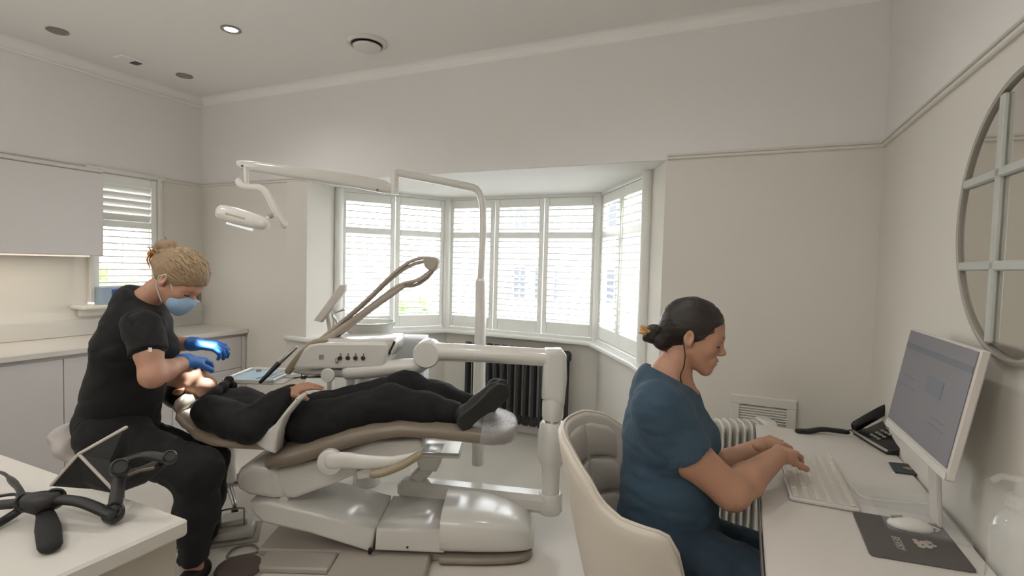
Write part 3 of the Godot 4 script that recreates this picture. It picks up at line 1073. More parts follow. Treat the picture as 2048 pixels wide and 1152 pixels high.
	for an in [an1, an2]:
		sh = Sh.new()
		f = Field.new(); foot(f, an, fw, 0.008); f.bake(sh, 0.009)
		part("shoe", sh, M.shoe, o)
	# hair
	sh = Sh.new()
	f = Field.new(); f.folds = 0.002; f.fold_freq = 30.0; f.fold_dir = Vector3(0.4, 1.6, 0.4)
	var B := hd.b()
	f.ell(hd.p(0, 0.046, -0.014), hd.v(0.083, 0.091, 0.104), B, 0.01)
	f.cut(hd.p(0, 0.062, 0.078), (hd.F * 0.80 - hd.U * 0.62), 0.01)
	f.cap(hd.p(0, 0.02, -0.05), hd.p(0, -0.035, -0.095), 0.075 * hd.s, 0.042 * hd.s, 0.03)
	f.cap(hd.p(0.050, 0.02, -0.052), hd.p(0.02, -0.05, -0.085), 0.028 * hd.s, 0.022 * hd.s, 0.02)
	f.cap(hd.p(-0.050, 0.02, -0.052), hd.p(-0.02, -0.05, -0.085), 0.028 * hd.s, 0.022 * hd.s, 0.02)
	f.bake(sh, 0.0042)
	f = Field.new(); f.folds = 0.004; f.fold_freq = 26.0
	f.ell(hd.p(0.0, -0.030, -0.132), hd.v(0.036, 0.034, 0.032), B, 0.01)
	f.cap(hd.p(0.02, -0.010, -0.125), hd.p(0.0, -0.052, -0.15), 0.017, 0.013, 0.01)
	f.bake(sh, 0.0042)
	for k in 7:   # loose strands at the nape and the bun
		var r := 0.03 - 0.01 * k
		sh.tube([hd.p(r, -0.02, -0.10), hd.p(r * 1.2, -0.055 - 0.004 * (k % 3), -0.085), hd.p(r * 1.3, -0.075 - 0.006 * (k % 2), -0.07)], [0.004, 0.003, 0.001], 6)
	sh.tube(spline([hd.p(0.072, -0.015, -0.03), at(1370, 708, 1.645), at(1368, 732, 1.652), at(1361, 752, 1.654), at(1366, 772, 1.655), at(1379, 790, 1.66)], 4), 0.0022, 6)
	var hair := part("hair", sh, M.hairdark, o)
	locks(hd, hair, Vector3(0, 0.046, -0.014), Vector3(0.083, 0.091, 0.104), Vector3(0, 0.062, 0.078), 0.80, -0.62, Vector3(0, -0.02, -0.12), 60, 0.0022, [M.strand_c, M.strand_d])
	sh = Sh.new()
	for k in 9:
		rng.seed = 40 + k
		var q := hd.p(rng.randf_range(-0.02, 0.035), -0.03 + rng.randf_range(-0.012, 0.012), -0.150)
		var e := q + (hd.F * -0.03 + hd.U * rng.randf_range(-0.015, 0.012) + hd.R * rng.randf_range(-0.01, 0.01))
		sh.tube([hd.p(0.01, -0.02, -0.13), q, e], [0.006, 0.0065, 0.0015], 6)
	part("hair_ends", sh, M.hairblond, o).set_meta("label", "blonde ends of the bun")
	sh = Sh.new()
	brows(hd, o, M.hairdark)
	sh = Sh.new()
	f = Field.new()
	f.ell(hd.p(0, -0.0600, 0.0930), hd.v(0.0165, 0.0052, 0.0078), B, 0.004)
	f.ell(hd.p(0, -0.0725, 0.0912), hd.v(0.0150, 0.0058, 0.0076), B, 0.004)
	f.bake(sh, 0.0022)
	part("lips", sh, M.lip, o)

func build_dentist():
	var hip := at(238, 850, 2.36)
	var o := thing("person", Vector3(hip.x, 0, hip.z), "blonde person in black scrubs, face mask and blue gloves, bending over the patient", "person")
	var ax := ld(-0.06, 0, -1)
	var s1 := at(288, 652, 2.17)
	var s2 := at(310, 642, 2.54)
	var hem1 := at(297, 705, 2.13)
	var el1 := at(305, 752, 2.11)
	var el2 := at(318, 688, 2.66)
	var wr1 := at(374, 722, 2.36)
	var wr2 := at(392, 688, 2.66)
	var torso := [[at(276, 636, 2.36), 0.092, 1.5], [at(266, 690, 2.36), 0.128, 1.3], [at(250, 780, 2.36), 0.135, 1.2], [at(236, 840, 2.36), 0.155, 1.15]]
	var hd := Head.new()
	hd.o = at(357, 562, 2.35)
	hd.F = ld(0.76, -0.65, -0.02)
	hd.R = ld(0.0, 0, -1)
	hd.U = hd.F.cross(hd.R).normalized(); if hd.U.y < 0: hd.U = -hd.U
	hd.R = (hd.R - hd.F * hd.R.dot(hd.F)).normalized()
	hd.s = 1.05
	var legs := [[at(222, 880, 2.27), at(398, 942, 2.27), at(388, 1118, 2.28)], [at(246, 872, 2.50), at(414, 922, 2.56), at(408, 1070, 2.60)]]
	var sh := Sh.new()
	var f := Field.new()
	var t2 := []
	for j in torso: t2.append([j[0], j[1] - 0.030, j[2]])
	f.chain(t2, 0.04, ax)
	f.cap(at(280, 606, 2.36), hd.p(0, -0.05, -0.03), 0.058, 0.052, 0.03)
	f.cap(s1, s2, 0.038, 0.038, 0.02)
	f.chain([[s1, 0.042], [s1.lerp(hem1, 0.6), 0.046], [hem1, 0.050], [el1, 0.047], [el1.lerp(wr1, 0.35), 0.044], [wr1, 0.030]], 0.025)
	f.chain([[s2, 0.040], [el2, 0.046], [el2.lerp(wr2, 0.35), 0.045], [wr2, 0.030]], 0.025)
	for l in legs:
		f.chain([[l[0], 0.085], [l[1], 0.062], [l[1].lerp(l[2], 0.4), 0.055], [l[2], 0.038]], 0.03)
		foot(f, l[2], ld(0.1, 0, -1))
		f.cap(l[2], Vector3(l[2].x, 0.06, l[2].z), 0.038, 0.036, 0.02)
	f.bake(sh, 0.012)
	f = Field.new()
	hd.face(f)
	hd.ears(f)
	f.cap(hd.p(0, -0.03, -0.03), hd.p(0, -0.10, -0.05), 0.05, 0.05, 0.02)
	f.bake(sh, 0.0045)
	f = Field.new()
	var d1 := (at(412, 716, 2.50) - wr1)
	var d2 := ld(0.75, -0.1, 0.25)
	Hand.build(f, wr1, d1, ld(0.05, 0.55, -0.8), 1.0, 1.05, [0.5, 0.45, 0.5, 0.6], 0.05, 0.8)
	Hand.build(f, wr2, d2, ld(-0.1, 0.85, -0.4), -1.0, 1.05, [0.55, 0.6, 0.65, 0.7], 0.12, 0.8)
	f.bake(sh, 0.0045)
	part("body", sh, M.skinlight, o)
	# gloves
	sh = Sh.new()
	f = Field.new()
	Hand.build(f, wr1, d1, ld(0.05, 0.55, -0.8), 1.0, 1.05, [0.5, 0.45, 0.5, 0.6], 0.05, 0.8, 0.0022)
	f.cap(wr1, wr1 - d1.normalized() * 0.03, 0.036, 0.037, 0.01)
	f.bake(sh, 0.0045)
	part("glove", sh, M.glove, o)
	sh = Sh.new()
	f = Field.new()
	Hand.build(f, wr2, d2, ld(-0.1, 0.85, -0.4), -1.0, 1.05, [0.55, 0.6, 0.65, 0.7], 0.12, 0.8, 0.0022)
	f.cap(wr2, wr2.lerp(el2, 0.13), 0.036, 0.038, 0.01)
	f.bake(sh, 0.0045)
	part("glove", sh, M.glove, o)
	# black scrubs
	sh = Sh.new()
	f = Field.new(); f.folds = 0.006; f.fold_freq = 6.0; f.fold_dir = Vector3(0.7, 1.3, 0.7)
	f.chain(torso, 0.04, ax)
	f.cap(at(272, 600, 2.36), at(272, 640, 2.36), 0.075, 0.10, 0.05, ax, 1.3)
	f.ell(at(308, 700, 2.36), Vector3(0.085, 0.085, 0.11), Basis(), 0.05)
	f.cap(s1, s2, 0.066, 0.066, 0.05)
	f.cap(s1, s1.lerp(hem1, 0.75), 0.066, 0.068, 0.07)
	f.cut(at(292, 592, 2.36), ld(0.62, 0.78, 0), 0.006)
	f.bake(sh, 0.010)
	for sl in [[s1, hem1, 0.066, 0.071], [s2, s2.lerp(el2, 0.75), 0.064, 0.070]]:
		f = Field.new(); f.folds = 0.005; f.fold_freq = 8.0
		f.cap(sl[0], sl[1], sl[2], sl[3], 0.02)
		f.cut(sl[1], (sl[1] - sl[0]), 0.006)
		f.bake(sh, 0.009)
	part("scrub_top", sh, M.black, o)
	sh = Sh.new()
	sh.box(at(313, 694, 2.13) + ld(0.3, 0, -1) * 0.068, Vector3(0.012, 0.016, 0.004), Basis(RT, Vector3.UP, BK))
	part("sleeve_tag", sh, M.white, o).set_meta("label", "small white tag at the sleeve hem")
	sh = Sh.new()
	f = Field.new(); f.folds = 0.008; f.fold_freq = 7.0
	f.cap(at(226, 862, 2.30), at(230, 858, 2.42), 0.140, 0.140, 0.05)
	for l in legs:
		f.chain([[l[0], 0.112], [l[1], 0.092], [l[1].lerp(l[2], 0.45), 0.082], [l[2], 0.058]], 0.05)
		f.cut(l[2] - Vector3.UP * 0.01, Vector3.DOWN, 0.006)
	f.bake(sh, 0.012)
	part("scrub_trousers", sh, M.black, o)
	for l in legs:
		sh = Sh.new()
		f = Field.new(); foot(f, l[2], ld(0.1, 0, -1), 0.008); f.bake(sh, 0.009)
		part("shoe", sh, M.shoe, o)
	# hair gathered up at the back
	sh = Sh.new()
	f = Field.new(); f.folds = 0.0035; f.fold_freq = 26.0; f.fold_dir = Vector3(0.35, 1.0, 1.6)
	var B := hd.b()
	f.ell(hd.p(0, 0.05, -0.012), hd.v(0.090, 0.096, 0.110), B, 0.01)
	f.cut(hd.p(0, 0.042, 0.085), (hd.F * 0.62 - hd.U * 0.78), 0.012)
	f.cap(hd.p(0, 0.04, -0.06), hd.p(0, 0.045, -0.115), 0.075, 0.040, 0.04)
	f.cap(hd.p(0.05, 0.0, -0.04), hd.p(0.03, 0.02, -0.10), 0.028, 0.028, 0.03)
	f.cap(hd.p(-0.05, 0.0, -0.04), hd.p(-0.03, 0.02, -0.10), 0.028, 0.028, 0.03)
	f.bake(sh, 0.0055)
	f = Field.new(); f.folds = 0.004; f.fold_freq = 24.0
	f.chain([[hd.p(0, 0.075, -0.105), 0.030], [hd.p(0, 0.088, -0.128), 0.026], [hd.p(0.01, 0.070, -0.152), 0.019], [hd.p(0, 0.04, -0.152), 0.018], [hd.p(0, 0.035, -0.125), 0.022]], 0.02)
	f.bake(sh, 0.0055)
	for k in 12:
		rng.seed = 60 + k
		var q := hd.p(rng.randf_range(-0.05, 0.06), rng.randf_range(0.03, 0.10), -0.12)
		sh.tube([q, q - hd.F * 0.03 + hd.U * rng.randf_range(-0.02, 0.02), q - hd.F * 0.055 + hd.U * rng.randf_range(-0.035, 0.03)], [0.005, 0.004, 0.001], 5)
	var hair := part("hair", sh, M.hairblond2, o)
	locks(hd, hair, Vector3(0, 0.05, -0.012), Vector3(0.090, 0.096, 0.110), Vector3(0, 0.042, 0.085), 0.62, -0.78, Vector3(0, 0.06, -0.14), 70, 0.0028, [M.strand_a, M.strand_b])
	sh = Sh.new()
	f = Field.new()
	f.ell(hd.p(0.03, 0.025, -0.150), hd.v(0.020, 0.016, 0.012), B, 0.004)
	f.bake(sh, 0.004)
	for k in 5: sh.tube([hd.p(0.045 - 0.012 * k, 0.03, -0.15), hd.p(0.05 - 0.014 * k, 0.0, -0.135), hd.p(0.045 - 0.012 * k, -0.02, -0.105)], [0.004, 0.004, 0.002], 6)
	part("hair_claw", sh, M.clip, o).set_meta("label", "amber hair claw")
	# mask with ear loops
	sh = Sh.new()
	f = Field.new()
	f.ell(hd.p(0, -0.06, 0.062), hd.v(0.060, 0.055, 0.056), B, 0.01)
	f.cap(hd.p(0, -0.032, 0.10), hd.p(0, -0.10, 0.085), 0.022, 0.02, 0.03)
	f.cut(hd.p(0, -0.018, 0.07), hd.U * 0.95 - hd.F * 0.1, 0.004)
	f.cut(hd.p(0, -0.06, 0.022), -hd.F, 0.004)
	for k in 3: f.cap(hd.p(-0.07, -0.045 - 0.018 * k, 0.125), hd.p(0.07, -0.045 - 0.018 * k, 0.125), 0.002, 0.002, 0.002, Vector3.ZERO, 1.0, true)
	f.bake(sh, 0.0045)
	part("face_mask", sh, M.mask, o)
	for e in [-1.0, 1.0]:
		sh = Sh.new()
		sh.tube([hd.p(0.058 * e, -0.025, 0.045), hd.p(0.078 * e, 0.012, 0.005), hd.p(0.088 * e, 0.025, -0.016), hd.p(0.084 * e, 0.0, -0.034), hd.p(0.076 * e, -0.045, -0.02), hd.p(0.055 * e, -0.09, 0.03)], 0.0026, 6)
		part("ear_loop", sh, M.white, o)
	sh = Sh.new()
	brows(hd, o, M.hairblond2)

func build_patient():
	var c := at(560, 840, 2.72)
	var o := thing("person", Vector3(c.x, 0.56, c.z), "person in a black jacket and trousers lying back on the dental chair, being treated", "person")
	var ax := ld(0, 0, 1)
	var hd := Head.new()
	hd.o = at(374, 770, 2.67)
	hd.F = ld(-0.22, 0.97, -0.05)
	hd.R = ld(0, 0, -1)
	hd.U = hd.F.cross(hd.R).normalized(); if hd.U.dot(RT) > 0: hd.U = -hd.U
	hd.R = (hd.R - hd.F * hd.R.dot(hd.F)).normalized()
	hd.s = 1.0
	var s1 := at(420, 824, 2.52); var s2 := at(432, 806, 2.90)
	var el1 := at(498, 852, 2.45); var el2 := at(520, 815, 2.97)
	var wr1 := at(572, 788, 2.58); var wr2 := at(590, 782, 2.80)
	var torso := [[at(428, 820, 2.71), 0.088, 1.5], [at(470, 826, 2.71), 0.105, 1.4], [at(545, 838, 2.71), 0.100, 1.4], [at(610, 838, 2.72), 0.105, 1.4]]
	var legs := [[at(630, 848, 2.60), at(780, 806, 2.58), at(908, 828, 2.60)], [at(640, 826, 2.85), at(812, 778, 2.85), at(945, 812, 2.85)]]
	var sh := Sh.new()
	var f := Field.new()
	var t2 := []
	for j in torso: t2.append([j[0], j[1] - 0.030, j[2]])
	f.chain(t2, 0.04, ax)
	f.cap(at(430, 806, 2.70), hd.p(0, -0.07, -0.01), 0.058, 0.052, 0.03)
	f.cap(s1, s2, 0.05, 0.05, 0.04)
	f.chain([[s1, 0.055], [el1, 0.045], [el1.lerp(wr1, 0.3), 0.042], [wr1, 0.028]], 0.02)
	f.chain([[s2, 0.055], [el2, 0.045], [el2.lerp(wr2, 0.3), 0.042], [wr2, 0.028]], 0.02)
	for l in legs: f.chain([[l[0], 0.080], [l[1], 0.058], [l[1].lerp(l[2], 0.4), 0.052], [l[2], 0.036]], 0.03)
	f.bake(sh, 0.012)
	f = Field.new()
	hd.face(f, 0.006)
	hd.ears(f)
	f.cap(hd.p(0, -0.03, -0.03), hd.p(0, -0.10, -0.02), 0.05, 0.05, 0.02)
	f.bake(sh, 0.0045)
	f = Field.new()
	Hand.build(f, wr1, ld(0.85, 0.35, 0.4), ld(-0.3, 0.85, -0.4), 1.0, 1.0, [0.25, 0.3, 0.35, 0.4], 0.08, 0.4)
	Hand.build(f, wr2, ld(0.5, 0.05, -0.85), ld(0, 1, -0.1), -1.0, 1.0, [0.25, 0.3, 0.3, 0.4], 0.08, 0.4)
	f.bake(sh, 0.0045)
	part("body", sh, M.skin, o)
	sh = Sh.new()
	f = Field.new()
	f.ell(hd.p(0, 0.048, -0.02), hd.v(0.082, 0.091, 0.098), hd.b(), 0.01)
	f.cut(hd.p(0, 0.07, 0.07), (hd.F * 0.75 - hd.U * 0.66), 0.01)
	f.bake(sh, 0.006)
	part("hair", sh, M.hairdark, o)
	sh = Sh.new()
	brows(hd, o, M.hairdark)
	sh = Sh.new()
	f = Field.new()
	f.ell(hd.p(0, -0.055, 0.0935), hd.v(0.0165, 0.0052, 0.0078), hd.b(), 0.004)
	f.ell(hd.p(0, -0.0775, 0.0912), hd.v(0.0150, 0.0058, 0.0076), hd.b(), 0.004)
	f.bake(sh, 0.003)
	part("lips", sh, M.lip, o)
	# black jacket
	sh = Sh.new()
	f = Field.new(); f.folds = 0.008; f.fold_freq = 6.0
	f.chain([[torso[0][0], 0.098, 1.5], [torso[1][0], 0.122, 1.4], [torso[2][0], 0.112, 1.4]], 0.04, ax)
	f.cap(s1, s2, 0.068, 0.068, 0.05)
	f.chain([[s1, 0.078], [s1.lerp(el1, 0.5), 0.082], [el1, 0.078], [el1.lerp(wr1, 0.5), 0.066], [el1.lerp(wr1, 0.93), 0.046]], 0.03)
	f.chain([[s2, 0.07], [el2, 0.062], [el2.lerp(wr2, 0.9), 0.046]], 0.03)
	f.bake(sh, 0.011)
	f = Field.new(); f.folds = 0.004; f.fold_freq = 14.0     # stand-up collar
	f.chain([[at(410, 800, 2.52), 0.026], [at(430, 785, 2.58), 0.020], [at(447, 773, 2.66), 0.018], [at(458, 760, 2.74), 0.014], [at(462, 772, 2.84), 0.022], [at(462, 782, 2.92), 0.03]], 0.03)
	f.bake(sh, 0.008)
	part("jacket", sh, M.blackcloth, o)
	sh = Sh.new()
	side(sh, [[594, 794], [599, 798], [584, 816], [566, 838], [554, 868], [549, 908], [530, 902], [506, 886], [520, 870], [548, 850], [573, 818]], 2.45, 0.10, 0.012, 3)
	f = Field.new()
	f.chain([[at(535, 842, 2.71), 0.112, 1.36], [at(592, 838, 2.72), 0.102, 1.38]], 0.03, ax)
	f.bake(sh, 0.012)
	part("shirt", sh, M.white, o).set_meta("label", "white shirt hem between jacket and trousers")
	sh = Sh.new()
	f = Field.new(); f.folds = 0.008; f.fold_freq = 6.0
	f.cap(at(600, 836, 2.72), at(640, 832, 2.72), 0.116, 0.118, 0.05, ax, 1.45)
	f.chain([[legs[0][0], 0.108], [legs[0][1], 0.088], [legs[0][1].lerp(legs[0][2], 0.5), 0.078], [legs[0][2], 0.066]], 0.05)
	f.chain([[legs[1][0], 0.108], [legs[1][1], 0.090], [legs[1][1].lerp(legs[1][2], 0.5), 0.076], [legs[1][2], 0.062]], 0.05)
	f.bake(sh, 0.012)
	part("trousers", sh, M.blackcloth2, o)
	# slip-on shoes, soles turned to the desk side
	for k in 2:
		var heel := at(930, 832, 2.54) if k == 0 else at(958, 835, 2.80)
		var toe := at(988, 786, 2.62) if k == 0 else at(990, 776, 2.86)
		var nrm := ld(0.35, -0.15, -0.92) if k == 0 else ld(0.75, 0.1, -0.65)
		var q := (toe - heel).normalized()
		nrm = (nrm - q * nrm.dot(q)).normalized()
		var shoe_sh := Sh.new()
		f = Field.new()
		f.chain([[heel, 0.052, 0.72], [heel.lerp(toe, 0.5), 0.053, 0.72], [toe, 0.057, 0.66]], 0.02, nrm)
		f.cap(heel - nrm * 0.03, heel - nrm * 0.06 - q * 0.02, 0.040, 0.042, 0.03)
		f.bake(shoe_sh, 0.007)
		var so := part("shoe", shoe_sh, M.shoe, o)
		var ss := Sh.new()
		var acr := nrm.cross(q).normalized()
		var outl := []
		for v in [[-0.055, 0.0], [-0.048, 0.026], [-0.02, 0.036], [0.04, 0.034], [0.10, 0.040], [0.15, 0.048], [0.19, 0.042], [0.215, 0.022], [0.222, 0.0], [0.212, -0.024], [0.185, -0.042], [0.14, -0.046], [0.09, -0.036], [0.04, -0.030], [-0.02, -0.034], [-0.048, -0.026]]:
			outl.append(Vector2(v[0] * heel.distance_to(toe) / 0.165, v[1] * 1.25))
		ss.prism(outl, Transform3D(Basis(q, acr, nrm), heel + nrm * 0.030), 0.022, 0.005, 2)
		part("sole", ss, M.sole, so)
		ss = Sh.new()
		ss.tube([heel - nrm * 0.055 + q * 0.01, heel - nrm * 0.045 + q * 0.05, heel - nrm * 0.03 + q * 0.075], [0.006, 0.007, 0.005], 8)
		part("trim", ss, M.tan, so)

# ---------- the dental chair and its unit ----------
func lv(x: float, y: float, d: float) -> Vector3:
	return RT * x + Vector3.UP * y - BK * d
# outline seen from the desk side, drawn out away from it
func side(sh: Sh, list: Array, d: float, depth: float, bev := 0.01, steps := 2):
	var poly := []
	for p in list:
		var q := at(p[0], p[1], d)
		poly.append(Vector2(q.dot(RT), q.y))
	sh.prism(poly, Transform3D(Basis(RT, Vector3.UP, -BK), lv(0, 0, d)), depth, bev, steps)
# upholstery: sections [px, py, width, thickness] measured at its near edge
func cushion(sh: Sh, list: Array, dn: float, off: float, power := 3.5, grow := 0.0):
	var cs := []
	for p in list: cs.append(at(p[0], p[1], dn) - BK * off)
	var rings := []
	var n := 28
	for i in list.size():
		var t: Vector3 = (cs[min(i + 1, cs.size() - 1)] - cs[max(i - 1, 0)]).normalized()
		var up := BK.cross(t).normalized()
		if up.y < 0: up = -up
		if i > 0 and list.size() > 2 and absf(up.y) < 0.35:
			var pu: Vector3 = rings[rings.size() - 1][n / 4] - rings[rings.size() - 1][n * 3 / 4]
			if up.dot(pu) < 0: up = -up
		var ring := PackedVector3Array()
		for j in n:
			var a := TAU * j / n
			var c := cos(a); var s := sin(a)
			ring.append(cs[i] + BK * (signf(c) * pow(absf(c), 2.0 / power) * (list[i][2] / 2 + grow)) + up * (signf(s) * pow(absf(s), 2.0 / power) * (list[i][3] / 2 + grow)))
		rings.append(ring)
	sh.loft(rings)
func spline(p: Array, steps := 5) -> Array:
	var o := []
	for i in p.size() - 1:
		var a: Vector3 = p[max(i - 1, 0)]
		var b: Vector3 = p[i]
		var c: Vector3 = p[i + 1]
		var d: Vector3 = p[min(i + 2, p.size() - 1)]
		for k in steps: o.append(b.cubic_interpolate(c, a, d, float(k) / steps))
	o.append(p[p.size() - 1])
	return o
func upright(c: Vector3) -> Transform3D:
	return Transform3D(Basis(), c)
func facing(c: Vector3, y: Vector3) -> Transform3D:   # y axis turned to that direction
	y = y.normalized()
	var x := (Vector3.UP if absf(y.y) < 0.9 else Vector3.RIGHT).cross(y).normalized()
	return Transform3D(Basis(x, y, x.cross(y)), c)

func build_dental_chair():
	var o := thing("dental_chair", lv(-0.6, 0, 2.72), "reclined dental chair with taupe upholstery on a white lifting base", "dental chair")
	var sh := Sh.new()
	cushion(sh, [[515, 934, 0.30, 0.05], [520, 934, 0.46, 0.085], [530, 932, 0.52, 0.10], [580, 920, 0.54, 0.105], [640, 900, 0.55, 0.11], [700, 881, 0.55, 0.11], [750, 869, 0.55, 0.105], [800, 864, 0.54, 0.10], [870, 869, 0.53, 0.095], [940, 878, 0.52, 0.095], [985, 884, 0.50, 0.095], [1008, 887, 0.44, 0.094], [1022, 888, 0.35, 0.09], [1031, 888, 0.24, 0.08], [1036, 888, 0.12, 0.05]], 2.46, 0.27, 3.2)
	part("seat", sh, M.leather, o)
	sh = Sh.new()
	cushion(sh, [[960, 880, 0.52, 0.094], [985, 884, 0.50, 0.095], [1008, 887, 0.44, 0.094], [1022, 888, 0.35, 0.09], [1031, 888, 0.24, 0.08], [1036, 888, 0.12, 0.05]], 2.46, 0.27, 3.2, 0.003)
	part("plastic_cover", sh, M.film, o).set_meta("label", "clear plastic cover over the foot end")
	sh = Sh.new()
	cushion(sh, [[352, 858, 0.34, 0.05], [362, 864, 0.44, 0.07], [385, 876, 0.50, 0.075], [420, 886, 0.53, 0.075], [460, 890, 0.54, 0.075], [500, 892, 0.54, 0.075], [530, 896, 0.52, 0.07], [545, 900, 0.46, 0.05]], 2.46, 0.27, 3.2)
	part("backrest", sh, M.leathershell, o)
	sh = Sh.new()
	cushion(sh, [[334, 806, 0.16, 0.03], [332, 812, 0.24, 0.05], [333, 824, 0.28, 0.062], [339, 842, 0.29, 0.066], [352, 858, 0.29, 0.066], [370, 871, 0.28, 0.06], [388, 880, 0.22, 0.03]], 2.44, 0.20, 3.0)
	part("headrest", sh, M.leathershell, o)
	# body under the seat
	sh = Sh.new()
	side(sh, [[468, 958], [476, 940], [500, 930], [552, 936], [570, 996], [545, 1000], [495, 992], [474, 980]], 2.53, 0.44, 0.03, 3)
	part("hinge_cover", sh, M.white_gloss, o)
	sh = Sh.new()
	side(sh, [[548, 940], [640, 918], [740, 884], [838, 880], [846, 896], [740, 940], [660, 972], [590, 998], [572, 998], [556, 975]], 2.54, 0.42, 0.02, 3)
	part("seat_frame", sh, M.white_gloss, o)
	sh = Sh.new()
	side(sh, [[500, 1002], [556, 1000], [562, 988], [578, 999], [560, 1015], [505, 1012]], 2.55, 0.40, 0.008)
	part("hinge_plate", sh, M.white_gloss, o)
	# lifting arm, middle cover, nose of the base
	sh = Sh.new()
	side(sh, [[498, 1004], [540, 1006], [640, 1030], [748, 1058], [744, 1100], [735, 1104], [620, 1068], [524, 1046], [504, 1026]], 2.50, 0.38, 0.014, 3)
	part("lifting_arm", sh, M.white_gloss, o)
	sh = Sh.new()
	side(sh, [[752, 1058], [888, 1060], [888, 1108], [748, 1102]], 2.49, 0.38, 0.016, 3)
	part("base_cover", sh, M.white_gloss, o)
	sh = Sh.new()
	side(sh, [[746, 1104], [888, 1108], [888, 1122], [752, 1116]], 2.53, 0.32, 0.004)
	part("base_skirt", sh, M.greyplast, o)
	for lay in [[0.045, 0.255, 0.0, "base_nose", M.white_gloss], [0.0, 0.05, 0.006, "nose_skirt", M.skirt]]:
		sh = Sh.new()
		var rings := []
		for i in 13:
			var u := i / 12.0
			var x: float = -0.325 + (0.475 - lay[2]) * sin(u * PI / 2)
			var w: float = (0.195 - lay[2]) * sqrt(max(0.0, 1.0 - pow(u, 2.6))) * 1.0 + 0.01
			var top: float = lay[1] if lay[0] == 0.0 else lay[1] - 0.15 * pow(u, 2.4)
			var ring := PackedVector3Array()
			for j in 24:
				var a := TAU * j / 24
				var c := signf(cos(a)) * pow(absf(cos(a)), 0.55)
				var s := signf(sin(a)) * pow(absf(sin(a)), 0.55)
				ring.append(lv(x, (top + lay[0]) / 2 + s * (top - lay[0]) / 2, 2.68 + c * w))
			rings.append(ring)
		sh.loft(rings)
		part(lay[3], sh, lay[4], o)
	sh = Sh.new()
	sh.box(lv(-0.80, 0.02, 2.68), Vector3(0.9, 0.04, 0.30), Basis(RT, Vector3.UP, BK), 0.01)
	part("floor_plate", sh, M.greyplast, o)
	sh = Sh.new()
	sh.box(at(740, 1102, 2.485), Vector3(0.018, 0.03, 0.02), Basis(RT, Vector3.UP, BK), 0.004)
	part("hinge_pin", sh, M.darkmetal, o)
	sh = Sh.new()
	sh.lathe([Vector2(0, 0), Vector2(0.006, 0), Vector2(0.006, 0.004), Vector2(0, 0.004)], facing(at(815, 1094, 2.492), BK), 10)
	part("screw", sh, M.darkmetal, o)
	# armrest
	var arm := part("armrest", _armrest(), M.white_gloss, o)
	sh = Sh.new()
	var rim := [Vector2(0, -0.01), Vector2(0.06, -0.01), Vector2(0.064, 0.0), Vector2(0.06, 0.022), Vector2(0.054, 0.026), Vector2(0.0, 0.027)]
	sh.lathe(rim, facing(at(662, 922, 2.45), BK), 28)
	part("pivot_cap", sh, M.white_gloss, arm)
	sh = Sh.new()
	sh.tube(spline(pts([[748, 948], [770, 944], [805, 930], [838, 910]], 2.40), 4), 0.024, 12, true, 0.019)
	part("pad", sh, M.olive, arm)
	sh = Sh.new()
	side(sh, [[712, 944], [742, 936], [740, 956], [714, 960]], 2.50, 0.06, 0.006)
	part("bracket", sh, M.white_gloss, o)

func _armrest() -> Sh:
	var sh := Sh.new()
	var c := pts([[664, 922], [690, 920], [730, 924], [780, 924], [815, 914], [836, 906]], 2.43)
	sh.tube(spline(c, 4), [0.040, 0.040, 0.040, 0.040, 0.040, 0.039, 0.038, 0.037, 0.036, 0.035, 0.034, 0.033, 0.03, 0.027, 0.024, 0.02, 0.018, 0.016, 0.014, 0.012, 0.010], 14, true, 0.018, BK)
	return sh

